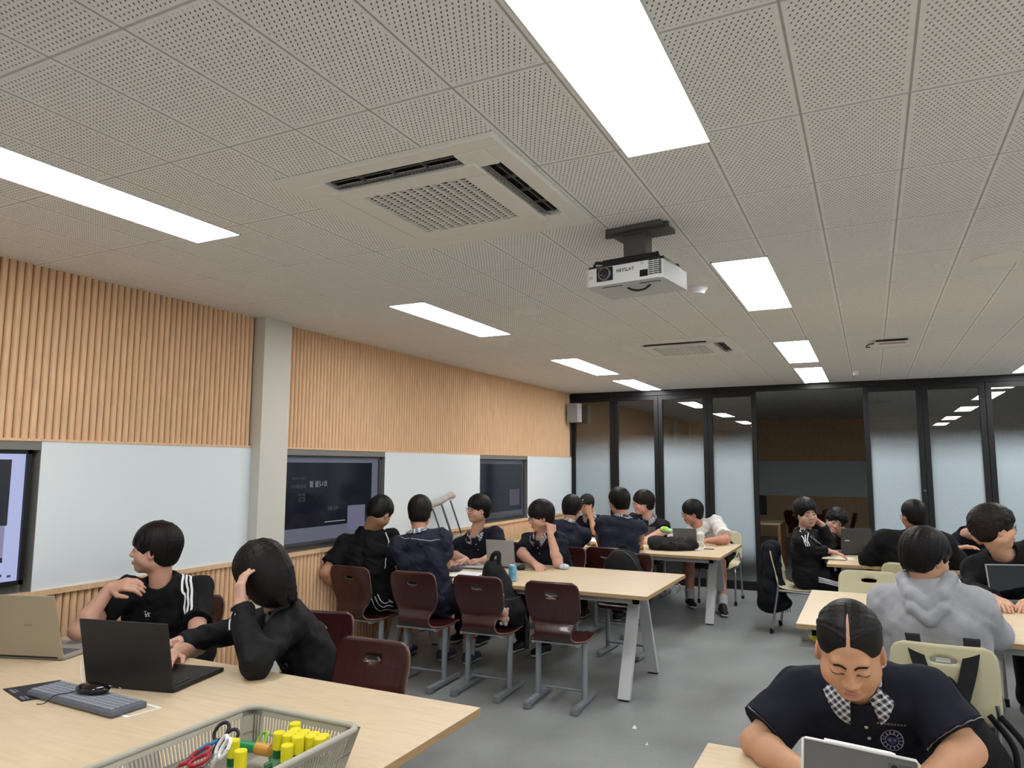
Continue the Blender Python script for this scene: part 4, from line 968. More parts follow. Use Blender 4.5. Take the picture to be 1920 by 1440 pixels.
        for s, k in ((-1, 'L'), (1, 'R')):
            a = arms[k]; e, w = V3(*a['e']), V3(*a['w']); d = unit(w-e); hem = w-d*.005; sl, P = g.sub(w-.09, w+.09)
            t = (P-hem)@d; rad = np.linalg.norm((P-hem)-t[..., None]*d, axis=-1); m = (t > 0) & (rad < .07*S); A_ = g.a[sl]; g.a[sl] = np.where(m, np.maximum(A_, t), A_)
    # neck opening
    nr = G.get('nr', .064)*S
    if kind == 'hoodie': g.cone(nb+up*.0*S+fc*.01, nb+up*.18*S, .056*S, .085*S, .008, 'cut')
    else: g.cone(nb+up*(.040-G.get('nd', 0))*S+fc*(.016+G.get('nd', 0))*S, nb+up*.18*S+fc*.02*S, nr, nr*1.15, .006, 'cut')
    # table tops and seats press the cloth flat
    sl, P = g.sub(g.lo, [g.lo[0]+g.h*g.n[0], g.lo[1]+g.h*g.n[1], .47]);
    if sl is not None: g.a[sl] = np.maximum(g.a[sl], .452-P[..., 2])
    nm = {'tee': 't_shirt', 'polo': 'polo_shirt', 'long': G.get('name', 'jacket'), 'hoodie': 'hoodie'}[kind]
    top = g.build(nm, [G['m']], root, org); D = Decal(top, org)
    info = dict(root=root, D=D, F=F, S=S, nb=nb, up=up, fc=fc, rt=rt, shd=shd, org=org, arms=arms, top=top, body=body, hip=hip)
    # ---- collar
    if kind == 'polo':
        mb = MB(); n = 30; V = []; gap = .42
        for i in range(n+1):
            th = PI/2+gap+(2*PI-2*gap)*i/n; c, s_ = math.cos(th), math.sin(th); edge = min(i, n-i)/n; pt = max(0, 1-edge*5)
            ctr = nb+fc*.012*S
            for (rr, zz) in ((.054, .022), (.057, .034), (.061, .03), (.078+.012*pt, -.004-.022*pt)):
                p = ctr+(rt*c*rr*1.02+fc*s_*rr*1.0)*S+up*(zz+.010*(1-s_)-.014*max(0, s_))*S
                V.append(p)
        W4 = 4
        for i, p in enumerate(V):
            if i % W4 == 3:
                r = D.b.find_nearest(Vector(p))
                if r[0] is not None and (r[0]-Vector(p)).length < .05: V[i] = np.array(r[0]+r[1]*.007)
        mb.add([Vector(p)-Vector(org) for p in V], [(i*W4+j, (i+1)*W4+j, (i+1)*W4+j+1, i*W4+j+1) for i in range(n) for j in range(W4-1)], 0, True)
        co = mb.build('collar', [PLAID], root); md = co.modifiers.new('t', 'SOLIDIFY'); md.thickness = .003; co['label'] = 'plaid collar'
        mb = MB(); n0 = 5
        for q in (.05, .10):
            b = Vector(nb+fc*.1*S-up*q*S); r = D.b.find_nearest(b); nn = r[1]; X = Matrix.Translation(r[0]+nn*.002-Vector(org)) @ nn.to_track_quat('Z', 'Y').to_matrix().to_4x4()
            mb.lathe([(.0, .003), (.005, .003), (.0055, 0)], X=X, n=12)
        mb.build('button', mat('pearl_button', (190, 184, 170), .4), root)
    add_hair(F, S, sp.get('hair', 'bowl'), sp.get('hm', HAIR), root, org, sp['seed'], sp.get('hh', .0055), fringe=sp.get('fringe', .018))
    if sp.get('glasses'):
        mb = MB(); T = lambda p: Vector(tp(F, p))-Vector(org)
        for s in (-1, 1):
            R_ = [T((s*.031+.0215*math.cos(a), .101-.012*abs(math.cos(a)) if s*math.cos(a) > 0 else .101, -.004+.0185*math.sin(a))) for a in np.linspace(0, 2*PI, 19)]
            mb.tube(R_, .0015*S, 5, cap=False); mb.tube([T((s*.0525, .09, .003)), T((s*.073, .05, .004)), T((s*.078, -.005, .004))], .0013*S, 5)
        mb.tube([T((-.0095, .102, -.001)), T((0, .106, .001)), T((.0095, .102, -.001))], .0013*S, 5); mb.build('glasses', LENS, root)
    return info
def sleeve_strips(I, k, e=None, offs=(-.018, 0, .018), w=.0085, start=0., end=.62, side=None, m=WSTR, name='stripe', neck=True, low=None):
    """three stripes from the collar over the shoulder and down the sleeve"""
    D, sh, nb, rt, up, fc, S = I['D'], I['shd'][k], I['nb'], I['rt'], I['up'], I['fc'], I['S']; s = 1 if k == 'R' else -1
    e = V3(*I['arms'][k]['e']); mb = MB(); ax = unit(e-sh); out = unit(np.array(side) if side is not None else rt*s+up*.8)
    out = unit(out-ax*np.dot(out, ax)); la = np.cross(ax, out); la = la if np.dot(la, fc) > 0 else -la
    for o in offs:
        P = []
        if neck: P += [nb+rt*s*.062*S+up*.03*S+fc*o*1.2, nb+rt*s*.12*S+up*.01*S+fc*o*1.2]
        for t in ((.05, .3, end*.8, end) if neck else (-.22, .05, .3, end*.8, end)): P.append(sh+ax*np.linalg.norm(e-sh)*t+out*.085*S+la*o*1.1)
        if low is not None:
            wv = V3(*I['arms'][k]['w']); a2 = unit(wv-e); o2 = unit(out-a2*np.dot(out, a2)); l2 = np.cross(a2, o2)
            for t in (.25, .6, .92): P.append(e+(wv-e)*t+o2*.07*S+l2*o*1.1)
        D.strip([Vector(p) for p in P], w*S, mb, 0, .0022, 8)
    o = mb.build(name, m, I['root']); return o
# ================================================================ the people
TEE = cloth('black_tee_cloth', (19, 19, 21)); NAVY = cloth('navy_polo_cloth', (22, 24, 36)); NAVY2 = cloth('faded_navy_cloth', (38, 41, 56)); JACK = cloth('black_track_cloth', (20, 20, 22), rough=.7)
WTEE = cloth('white_tee_cloth', (205, 203, 198)); HOOD = cloth('grey_marl_cloth', (160, 162, 168), bump=.6, bscale=260); SWEAT = cloth('black_sweater_cloth', (20, 21, 22)); SHORT = cloth('navy_shorts', (20, 22, 32))
TH = (120, 0)
def sit_legs(hx, hy, az, **k):
    """seated legs facing az: knees over the seat edge, ankles below"""
    a = math.radians(az); f = V3(math.cos(a), math.sin(a), 0); r = np.cross(f, V3(0, 0, 1)); h0 = V3(hx, hy, 0); sp_ = k.pop('sp', .12); d = k.pop('d', .44); back = k.pop('back', .02)
    return dict(k=[h0+f*d-r*sp_+V3(0, 0, .50), h0+f*d+r*sp_+V3(0, 0, .50)], a=[h0+f*(d-back)-r*sp_+V3(0, 0, .10), h0+f*(d-back)+r*sp_+V3(0, 0, .10)], toe=[(f[0], f[1])]*2, **k)

# boy with his hand on his neck, nearest table
P = person(dict(label='boy in profile with black three-stripe tee holding his neck at the nearest table', seed=1, head=(-3.535, 2.740, 1.178), hd=(-137.5, -4, 0), az=-57.5, hip=(-3.56, 2.92), sw=.165,
  arms=dict(R=dict(e=(-3.567, 2.360, 0.817), w=(-3.515, 2.480, 1.007), hdir=(.93, .35, .30), n=(.1, .7, -.6), curl=.62, ts=-1, lift=.03), L=dict(e=(-3.096, 2.680, 0.726), w=(-2.846, 2.335, 0.790), n=(0, 0, -1))),
  top=dict(kind='tee', m=TEE, sl=.6, h=.0065), hair='bowl', fringe=.012, legs=sit_legs(-3.56, 2.92, -80), skin=(196, 152, 132), h=.005, hh=.0045))
sleeve_strips(P, 'L', end=.56, offs=(-.024, 0, .024), w=.011, side=(-.2, -.9, .9), neck=False)
mb = MB(); c_ = (-3.349, 2.580, 0.877)
for (a, b) in (((-.012, .012), (-.004, -.012)), ((-.01, -.012), (.002, .012)), ((.004, .012), (.004, -.012)), ((.014, .010), (.004, 0)), ((.004, 0), (.015, -.012)), ((-.014, 0), (-.002, -.001)), ((-.018, .016), (-.006, .018))):
    X_ = Vector((math.cos(-.9+PI/2), math.sin(-.9+PI/2), 0)); P['D'].strip([Vector(c_)+X_*a[0]+Vector((0, 0, a[1])), Vector(c_)+X_*b[0]+Vector((0, 0, b[1]))], .0035, mb, 0, .003, 3, ray=Vector(c_)-Vector((0, 0, 1.64)))
mb.build('chest_emblem', WSTR, P['root'])
# person with long hair, head in hand
P = person(dict(label='person with chin-length black hair and black track jacket resting head in hand', seed=2, head=(-2.586, 2.580, 1.131), hd=(-158.7, 30, 0), az=-129.7, hip=(-2.46, 2.92), neck=(-2.648, 2.760, 0.940), sw=.165,
  arms=dict(L=dict(e=(-2.374, 2.357, 0.800), w=(-2.535, 2.420, 1.019), hdir=(-.25, .1, .9), n=(.3, .9, .1), curl=.5, ts=1), R=dict(e=(-2.979, 2.740, 0.788), w=(-2.988, 2.480, 0.800), n=(0, 0, -1), curl=.3)),
  top=dict(kind='long', m=JACK, h=.0065, name='track_jacket', wr=.008), hair='long', legs=sit_legs(-2.46, 2.92, -110), skin=(204, 164, 146), h=.005, hh=.0045))
mb = MB(); D = P['D']
for (a, b, c) in (((-2.777, 2.600, 0.936), (-2.792, 2.600, 0.892), (-2.793, 2.600, 0.850)), ((-2.756, 2.600, 0.928), (-2.771, 2.600, 0.887), (-2.771, 2.600, 0.842)), ((-2.734, 2.600, 0.920), (-2.749, 2.600, 0.879), (-2.750, 2.600, 0.835))): D.strip([Vector(a), Vector(b), Vector(c)], .008, mb, 0, .003, 6, ray=Vector(b)-Vector((0, 0, 1.64)))
mb.build('stripe', WSTR, P['root'])
mb = MB(); c1 = Vector((-2.590, 2.600, 0.912)); c2 = Vector((-2.542, 2.700, 0.997))
D.strip([c1+Vector((-.05, 0, -.02)), c1, c1+Vector((.1, .03, .09)), c2], .06, mb, 0, .003, 10, widths=[.09, .11, .10, .06, .05, .05, .06])
mb.build('grey_panel', GREYC, P['root'])['label'] = 'grey contrast panel'
mb = MB(); c1 = Vector((-2.542, 2.750, 0.739)); D.strip([c1, c1+Vector((.05, .02, .02))], .03, mb, 0, .003, 5); mb.build('grey_panel', GREYC, P['root'])

# back row at the middle table
P = person(dict(label='boy seen from behind in black tee with white piping, head bowed to the right', seed=3, head=(-3.684, 4.980, 1.242), hd=(84.6, 38, 0), az=113.5, hip=(-3.70, 4.92), neck=(-3.790, 4.960, 1.077), hunch=.02,
  arms=dict(L=dict(e=(-3.997, 4.680, 0.773), w=(-3.971, 4.860, 0.614), hdir=(.6, .5, -.3), n=(.3, -.3, -1)), R=dict(e=(-3.645, 4.980, 0.655), w=(-3.704, 5.200, 0.530), hdir=(-.3, .9, 0), n=(0, 0, -1))),
  top=dict(kind='tee', m=TEE, sl=.72, wr=.009, loose=1.6), hair='short', legs=sit_legs(-3.70, 4.92, 100, short=True, sock=True, m=cloth('black_shorts', (16, 16, 18)), shoe=mat('slate_sandal', (60, 62, 92), .6)), skin=(178, 132, 104)))
sleeve_strips(P, 'R', end=.7, offs=(0,), w=.008, side=(.5, -.9, .2))
mb = MB(); b0 = [[Vector(p) for p in ((-3.615, 4.800, 0.584), (-3.581, 4.800, 0.524), (-3.529, 4.800, 0.496), (-3.473, 4.800, 0.513), (-3.411, 4.800, 0.511))], [Vector(p) for p in ((-3.584, 4.800, 0.603), (-3.551, 4.800, 0.552), (-3.504, 4.800, 0.527), (-3.458, 4.800, 0.543), (-3.402, 4.800, 0.540))], [Vector(p) for p in ((-3.558, 4.800, 0.621), (-3.526, 4.800, 0.574), (-3.484, 4.800, 0.557), (-3.444, 4.800, 0.573), (-3.398, 4.800, 0.569))]]
DD = None
for ch_ in P['root'].children:
    if ch_.name.startswith('shorts'): DD = Decal(ch_, P['org'])
for o in b0:
    for D_ in (DD, P['D']): D_.strip(o, .007, mb, 0, .003, 5, ray=o[2]-Vector((0, 0, 1.64)))
mb.build('stripe', WSTR, P['root'])
P = person(dict(label='boy seen from behind in faded navy shirt with plaid collar at the middle table', seed=4, head=(-3.306, 5.000, 1.253), hd=(121.5, 12, 0), az=111.5, hip=(-3.17, 4.98), sw=.162,
  arms=dict(L=dict(e=(-3.589, 5.050, 0.857), w=(-3.426, 4.963, 0.800), n=(0, 0, -1)), R=dict(e=(-3.087, 5.050, 0.861), w=(-3.162, 5.100, 0.800), n=(0, 0, -1))),
  top=dict(kind='polo', m=NAVY2, sl=.72, wr=.008), hair='short', legs=sit_legs(-3.17, 4.98, 92, short=True, sock=True, m=SHORT, shoe=mat('slate_sandal', (60, 62, 92), .6)), skin=(176, 128, 104)))
mb = MB(); P['D'].strip([Vector(p) for p in ((-3.430, 4.850, 1.047), (-3.179, 4.800, 1.076), (-3.001, 4.850, 1.076))], .006, mb, 0, .003, 8); mb.build('back_seam', mat('pale_seam', (150, 150, 160), .8), P['root'])
P = person(dict(label='boy in navy polo with plaid collar looking left, writing at the middle table', seed=5, head=(-3.486, 6.300, 1.210), hd=(-119.0, -3, 0), az=-73.0, hip=(-3.45, 6.52), neck=(-3.541, 6.350, 0.955), fat=1.08, ff=1.1,
  arms=dict(R=dict(e=(-3.784, 6.300, 0.756), w=(-3.277, 5.714, 0.800), n=(.2, 0, -1), hdir=(-.5, -.8, -.1), curl=.6), L=dict(e=(-3.210, 6.250, 0.813), w=(-3.166, 5.819, 0.790), n=(0, 0, -1), hdir=(-.9, -.25, 0), curl=.7)),
  top=dict(kind='polo', m=NAVY, sl=.8), hair='bowl', fringe=.02, legs=sit_legs(-3.42, 6.52, -90), glasses=True, skin=(198, 154, 134)))
mb = MB(); c_ = Vector((-3.331, 6.100, 0.862)); P['D'].strip([c_+Vector((.018*math.cos(a), 0, .02*math.sin(a))) for a in np.linspace(.6, 5.9, 8)], .007, mb, 0, .003, 3); mb.build('chest_emblem', WSTR, P['root'])
P = person(dict(label='boy in glasses and navy polo propping his ear with a fist, elbow on the table', seed=6, head=(-2.747, 6.150, 1.176), hd=(-137.9, 12, 0), az=-105.9, hip=(-2.68, 6.42), neck=(-2.753, 6.200, 0.988),
  arms=dict(L=dict(e=(-2.512, 6.004, 0.785), w=(-2.594, 6.030, 1.024), hdir=(-.1, .25, .9), n=(-.75, .5, 0), curl=1.15, ts=-1, lift=.02), R=dict(e=(-2.922, 6.120, 0.833), w=(-2.680, 5.873, 0.790), n=(0, 0, -1))),
  top=dict(kind='polo', m=NAVY, sl=.74), hair='bowl', fringe=.014, legs=sit_legs(-2.68, 6.42, -100, shoe=mat('black_sneaker', (20, 20, 24), .6)), glasses=True, skin=(200, 156, 136)))

# back table
P = person(dict(label='boy seen from behind in navy polo leaning right over the back table', seed=7, head=(-2.905, 7.350, 1.178), hd=(86.6, 15, 0), az=99.6, hip=(-3.0, 7.12), h=.007,
  arms=dict(L=dict(e=(-3.091, 7.300, 0.868), w=(-2.927, 7.275, 0.800), n=(0, 0, -1)), R=dict(e=(-2.824, 7.500, 0.875), w=(-2.819, 7.619, 0.790), n=(0, 0, -1), hdir=(.1, 1, 0), curl=.7)),
  top=dict(kind='polo', m=NAVY2, sl=.72, h=.009), hair='bowl', legs=sit_legs(-3.0, 7.12, 90), skin=(182, 138, 112), hh=.007))
P = person(dict(label='boy in black cap and dark plaid-collar shirt with chin on hand', seed=8, head=(-3.337, 8.950, 1.138), hd=(-109.7, 8, 0), az=-84.7, hip=(-3.3, 9.2), h=.007, S=1.05,
  arms=dict(L=dict(e=(-3.176, 8.820, 0.800), w=(-3.243, 8.850, 0.969), hdir=(-.35, .1, .9), n=(-.2, .8, .3), curl=.4, ts=-1), R=dict(e=(-3.522, 9.000, 0.791), w=(-3.248, 8.423, 0.790), n=(0, 0, -1))),
  top=dict(kind='polo', m=NAVY, sl=.8, h=.009), hair='cap', legs=sit_legs(-3.3, 9.2, -90), glasses=True, skin=(186, 142, 112), hh=.007))
g = Grid(P['F'][:3, 3]-.2, P['F'][:3, 3]+.22, .006); F = P['F']; g.ell(F, (0, -.012, .045), (.087, .105, .088), .01); g.ell(F, (0, -.02, -.07), (.13, .15, .1), .003, 'cut')
g.ell(F, (0, .115, .043), (.062, .075, .008), .008)
cp_ = g.build('baseball_cap', [mat('black_cap_cloth', (20, 20, 22), .8)], P['root'], P['org'])
mb = MB(); Decal(cp_, P['org']).strip([Vector(tp(F, (-.03, .09, .075))), Vector(tp(F, (-.015, .1, .075)))], .012, mb); mb.build('cap_badge', WSTR, P['root'])
P = person(dict(label='boy seen from behind in plain navy tee at the back table, the broadest back there', seed=9, head=(-2.352, 7.250, 1.269), hd=(141.9, 6, 0), az=107.9, hip=(-2.36, 7.15), sw=.16, h=.007,
  arms=dict(L=dict(e=(-2.546, 7.200, 0.945), w=(-2.586, 7.341, 0.800), n=(0, 0, -1)), R=dict(e=(-2.136, 7.250, 0.959), w=(-2.247, 7.636, 0.800), n=(0, 0, -1))),
  top=dict(kind='polo', m=NAVY2, sl=.72, h=.009), hair='bowl', legs=sit_legs(-2.36, 7.15, 90), glasses=True, skin=(186, 140, 116), hh=.007))
P = person(dict(label='boy in dark plaid-collar polo in profile between the navy back and the white tee', seed=10, head=(-2.590, 8.950, 1.177), hd=(-145.9, 4, 0), az=-93.9, hip=(-2.6, 9.15), h=.007, S=1.2,
  arms=dict(R=dict(e=(-2.713, 8.950, 0.796), w=(-2.442, 8.413, 0.790), n=(0, 0, -1)), L=dict(e=(-2.319, 8.950, 0.839), w=(-2.403, 8.505, 0.790), n=(0, 0, -1), curl=.3)),
  top=dict(kind='polo', m=cloth('charcoal_polo_cloth', (28, 29, 36)), sl=.78, h=.009), hair='bowl', fringe=.022, legs=sit_legs(-2.6, 9.15, -90), glasses=True, skin=(196, 150, 134), hh=.007))
P = person(dict(label='boy in a white tee turning left with forearm on the back table', seed=11, head=(-1.980, 8.950, 1.077), hd=(-145.6, 8, -6), az=-85.6, hip=(-1.74, 9.2), neck=(-1.917, 9.000, 0.923), h=.007, S=1.16,
  arms=dict(R=dict(e=(-2.321, 9.000, 0.718), w=(-1.984, 8.519, 0.790), n=(0, 0, -1)), L=dict(e=(-1.525, 8.651, 0.800), w=(-1.718, 8.526, 0.790), n=(0, 0, -1), curl=.3)),
  top=dict(kind='tee', m=WTEE, sl=.82, h=.008, wr=.011, loose=1.8), hair='bowl', fringe=.01, glasses=True, skin=(186, 134, 112), hh=.007,
  legs=dict(k=[V3(-1.62, 8.75, .52), V3(-1.98, 8.75, .52)], a=[V3(-1.55, 8.45, .1), V3(-1.98, 8.75, .1)], toe=[(.3, -1), (.5, -1)], short=True, sock=True, m=cloth('black_shorts', (16, 16, 18)), sole=.035)))

# right side
P = person(dict(label='smiling person in black track suit with white stripes sitting side-on by the doorway', seed=12, head=(-0.598, 7.850, 1.171), hd=(-60.7, 4, 8), az=-0.7, hip=(-.60, 7.92), h=.007, fat=1.15, ff=1.12,
  arms=dict(R=dict(e=(-0.602, 7.720, 0.834), w=(-0.414, 7.780, 0.823), hdir=(1, .1, -.15), n=(0, 0, -1), curl=.3), L=dict(e=(-0.423, 8.050, 0.927), w=(-0.463, 7.980, 1.057), hdir=(-.7, -.2, .5), n=(-.5, 0, .6), curl=.6)),
  top=dict(kind='long', m=JACK, name='track_jacket', h=.0085, wr=.009), fringe=.045, hair='curly', skin=(198, 156, 136), hh=.007,
  legs=dict(k=[V3(-.14, 8.0, .52), V3(-.12, 7.72, .50)], a=[V3(-.1, 8.0, .1), V3(.12, 7.68, .1)], toe=[(1, 0), (1, 0)])))
sleeve_strips(P, 'R', end=.75, offs=(-.016, 0, .016), w=.008, side=(.3, -1, .3))
mb = MB(); 
for ch_ in P['root'].children:
    if ch_.name.startswith('trousers'): DD = Decal(ch_, P['org'])
for o in (-.022, 0, .022): DD.strip([Vector((-.5, 7.66, .56+o)), Vector((-.32, 7.62, .53+o)), Vector((-.12, 7.6, .49+o)), Vector((-.02, 7.6, .40+o))], .010, mb, 0, .003, 6)
mb.build('stripe', WSTR, P['root'])
mb = MB(); P['D'].strip([Vector(p) for p in ((-0.517, 7.700, 0.993), (-0.464, 7.750, 0.961))], .09, mb, 0, .003, 5); mb.build('grey_panel', GREYC, P['root'])
person(dict(label='boy with tousled hair resting his tilted head on his arm behind the dark grey laptop', seed=13, head=(-0.375, 8.700, 1.044), hd=(-77.7, 12, -28), az=-90.8, hip=(-.2, 9.1), neck=(-0.258, 8.800, 0.887), h=.007,
  arms=dict(R=dict(e=(-0.467, 8.132, 0.800), w=(-0.420, 8.620, 0.895), hdir=(.2, .2, .9), n=(.5, .5, 0), curl=.8), L=dict(e=(0.002, 8.720, 0.889), w=(-0.077, 8.339, 0.800), n=(0, 0, -1))),
  top=dict(kind='long', m=cloth('dark_navy_jacket', (22, 23, 30)), name='jacket', h=.009), fringe=.038, hair='curly', legs=sit_legs(-.2, 9.1, -90), skin=(188, 146, 126), hh=.007))
P = person(dict(label='person with glasses and black jacket seen from behind at the doorway table', seed=14, head=(0.321, 7.500, 1.202), hd=(125.4, 5, 0), az=97.4, hip=(.30, 7.52), neck=(0.312, 7.500, 1.031), h=.007, fat=1.3, sw=.2,
  arms=dict(L=dict(e=(-0.051, 7.520, 0.797), w=(-0.002, 7.920, 0.886), hdir=(-.1, .8, .5), n=(.5, 0, -.5)), R=dict(e=(0.633, 7.550, 0.825), w=(0.607, 8.105, 0.800), n=(0, 0, -1))),
  top=dict(kind='long', m=cloth('black_bomber_cloth', (15, 15, 16)), name='jacket', h=.009, t=.02), hair='short', legs=sit_legs(.30, 7.52, 90), glasses=True, skin=(150, 104, 78), hh=.007))
g = Grid(P['nb']-.14, P['nb']+.16, .007); g.chain([P['nb']+V3(math.cos(a)*.064, math.sin(a)*.064, .035) for a in np.linspace(0, 2*PI, 12)], [.012]*12, .008); g.build('collar', [PLAID], P['root'], P['org'])
person(dict(label='stooping boy in navy behind the boy in the black sweater, face turned down', seed=15, head=(0.919, 8.350, 1.023), hd=(-66.5, 52, 10), az=-80.8, hip=(.98, 8.85), neck=(0.827, 8.600, 0.979), h=.007,
  arms=dict(R=dict(e=(0.674, 8.500, 0.855), w=(0.706, 8.200, 0.865), hdir=(.6, -.2, .2), n=(0, 0, -1)), L=dict(e=(0.998, 8.300, 0.861), w=(0.925, 8.366, 0.800), n=(0, 0, -1))),
  top=dict(kind='long', m=cloth('navy_sweat_cloth', (20, 20, 34)), name='sweatshirt', h=.009), hair='short', legs=sit_legs(.98, 8.85, -90), skin=(196, 152, 132), hh=.007))
P = person(dict(label='person in light grey hoodie seen from behind, head turned right', seed=16, head=(0.235, 4.300, 1.181), hd=(38.6, 12, 0), az=82.6, hip=(.27, 4.36), neck=(0.228, 4.300, 1.046), fat=1.15, sw=.178, h=.005, ff=1.08, hunch=.03,
  arms=dict(L=dict(e=(0.029, 4.420, 0.788), w=(0.118, 4.832, 0.800), n=(0, 0, -1), lift=-.035), R=dict(e=(0.520, 4.420, 0.810), w=(0.539, 4.885, 0.800), n=(0, 0, -1), lift=-.035)),
  top=dict(kind='hoodie', m=HOOD, h=.006, wr=.005, ws=20, t=.018), hair='bowl', legs=sit_legs(.27, 4.36, 90, m=cloth('brown_trousers', (44, 30, 26))), skin=(192, 146, 118), hh=.0045))
person(dict(label='boy with glasses in black sweater looking right at the right picture edge', seed=17, head=(0.749, 6.000, 1.222), hd=(10.7, -4, 0), az=-87.3, hip=(.98, 6.35), neck=(0.792, 6.080, 1.051), fat=1.12, h=.005, ff=1.08, nf=1.05, S=1.16,
  arms=dict(R=dict(e=(0.581, 5.950, 0.794), w=(0.666, 5.643, 0.800), n=(0, 0, -1)), L=dict(e=(1.030, 5.950, 0.815), w=(0.876, 5.669, 0.800), n=(0, 0, -1))),
  top=dict(kind='long', m=SWEAT, name='sweater', h=.007, nr=.072, nd=.01, t=.012), hair='curly', hm=HAIRB, glasses=True, legs=sit_legs(.98, 6.35, -90), skin=(204, 160, 134), hh=.0045))
# girl with the tablet
P = person(dict(label='girl with centre-parted black hair and navy polo looking down at a tablet', seed=18, head=(-0.079, 2.360, 1.117), hd=(-88.7, 31, 0), ff=1.12, nz=.4, az=-88.7, hip=(-.01, 2.93, .56), neck=(-0.068, 2.550, 0.974), h=.0038, sw=.162, S=1.1, eyes='down',
  arms=dict(R=dict(e=(-0.366, 2.470, 0.778), w=(-0.200, 2.257, 0.790), n=(0, 0, -1), curl=.5, lift=.01), L=dict(e=(0.211, 2.500, 0.840), w=(0.098, 2.384, 0.790), n=(0, 0, -1), curl=.5, lift=.01)),
  top=dict(kind='polo', m=NAVY, sl=.74, h=.005, loose=2.2, wr=.005), hair='back', legs=sit_legs(-.01, 2.93, -90), skin=(186, 142, 112), hh=.003))
mb = MB(); D = P['D']; c_ = Vector((0.019, 2.420, 0.843)); X_ = Vector((1, 0, 0)); Z_ = Vector((0, 0, 1))
EMB = mat('indigo_embroidery', (60, 58, 110), .8)
def ring(r, w, m): D.strip([c_+X_*r*math.cos(a)+Z_*r*1.08*math.sin(a) for a in np.linspace(0, 2*PI, 17)], w, mb, m, .003, 2, ray=(0, 1, -.15))
ring(.030, .003, 0); ring(.018, .002, 0)
for i in range(14): a = 2*PI*i/14; D.strip([c_+X_*.020*math.cos(a)+Z_*.020*math.sin(a), c_+X_*.028*math.cos(a)+Z_*.029*math.sin(a)], .0035, mb, 0, .003, 2, ray=(0, 1, -.15))
D.patch(c_, X_, Z_, [(-.014, .010), (.014, .010), (.014, -.004), (0, -.017), (-.014, -.004)], mb, 1, .0032, ray=(0, 1, -.15))
for q in (-.006, .006): D.patch(c_+X_*q+Z_*.002, X_, Z_, [(-.003, -.004), (.003, -.004), (.003, .004), (-.003, .004)], mb, 0, .0042, ray=(0, 1, -.15))
mb.build('school_crest', [mat('silver_thread', (150, 148, 176), .7), EMB], P['root'])
mb = MB()
for i in range(9): q = c_+X_*(-.036+.009*i)+Z_*.052; D.patch(q, X_, Z_, [(-.003, -.003), (.003, -.003), (.003, .003), (-.003, .003)], mb, 0, .003, ray=(0, 1, -.15))
mb.build('chest_lettering', mat('dim_grey_thread', (112, 110, 112), .8), P['root'])
for k in 'LR':
    mb = MB(); e_ = V3(*P['arms'][k]['e']); d_ = unit(e_-P['shd'][k]); q0 = P['shd'][k]+(e_-P['shd'][k])*.68
    a_ = unit(np.cross(d_, V3(0, 1, 0))); b_ = V3(0, -1, 0)
    D.strip([Vector(q0+a_*.1*math.cos(t)+b_*.1*math.sin(t)) for t in np.linspace(.2, 2.9, 8)], .0028, mb, 0, .0025, 4)
    mb.build('sleeve_stitching', mat('pale_thread', (140, 140, 146), .8), P['root'])
mb = MB(); mb.sphere(tp(P['F'], (.0, -.105, -.01))-V3(*P['org']), .026); mb.build('hair_bun', HAIR, P['root'])
# ================================================================ laptops and things on the tables
def laptop(lab, hinge_l, hinge_r, ang, lid_m, key_m, depth=.235, lid_h=.225, away=1, base_m=None, logo=None, screen=False, z=.74):
    """the two hinge ends; the lid rises at ang degrees, the keyboard lies on the side the user sits"""
    a, b = Vector(hinge_l), Vector(hinge_r); w = (b-a).length; c = (a+b)/2
    az = math.atan2(b.y-a.y, b.x-a.x); t = thing('laptop', lab, 'laptop', (c.x, c.y, z), az)
    s = away; mb = MB(); mb.box((-w/2, 0, .003), (w/2, s*depth, .018), bev=.004); mb.box((-w/2+.02, s*.02, 0), (w/2-.02, s*(depth-.02), .004)); base = mb.build('base', base_m or lid_m, t)
    kb = MB()
    for r in range(5):
        for q in range(14): x = -w/2+.025+(w-.05)*q/14; y = .035+.021*r; kb.box((x, s*y, .018), (x+(w-.05)/14-.003, s*(y+.018), .0205))
    kb.build('keyboard', key_m, t)
    X = Matrix.Translation((0, 0, .016)) @ Matrix.Rotation(s*math.radians(ang-90), 4, 'X')
    lid = MB().box((-w/2, -.004, 0), (w/2, .004, lid_h), bev=.003, X=X).build('lid', lid_m, t)
    y = .0045*s
    MB().box((-w/2+.008, y-.0004, .012), (w/2-.008, y+.0004, lid_h-.008), X=X).build('screen', mat('dark_screen', (12, 13, 15), .08, spec=.6), t)
    MB().tube([(-w/2+.03, 0, .014), (w/2-.03, 0, .014)], .006, 8).build('hinge', BLK, t)
    if logo: MB().box((logo[0], -s*.0052, lid_h*.5), (logo[0]+.045, -s*.0042, lid_h*.5+.011), X=X).build('lid_logo', logo[1], t)
    return t
CHAMP = mat('champagne_laptop_shell', (164, 156, 138), .4, metal=.15); KEYG = mat('grey_keys', (96, 98, 104), .6)
laptop('champagne coloured open laptop at the left picture edge', (-3.95, 1.98, 0), (-3.37, 2.17, 0), 106, CHAMP, KEYG, depth=.30, lid_h=.30, base_m=mat('silver_laptop_base', (150, 148, 142), .4), logo=(.13, mat('dull_logo', (150, 138, 116), .4)))
laptop('black open laptop beside the mouse and keyboard on the nearest table', (-2.915, 1.98, 0), (-2.51, 2.07, 0), 102, mat('matt_black_laptop', (30, 31, 33), .5, bump=.05, bscale=300), mat('black_keys', (40, 42, 46), .5), depth=.32, lid_h=.268)
laptop('silver open laptop facing the writing boy on the middle table', (-3.090, 5.769, 0.740), (-2.828, 5.794, 0.740), 100, GREYL, KEYG, depth=.24, lid_h=.235)
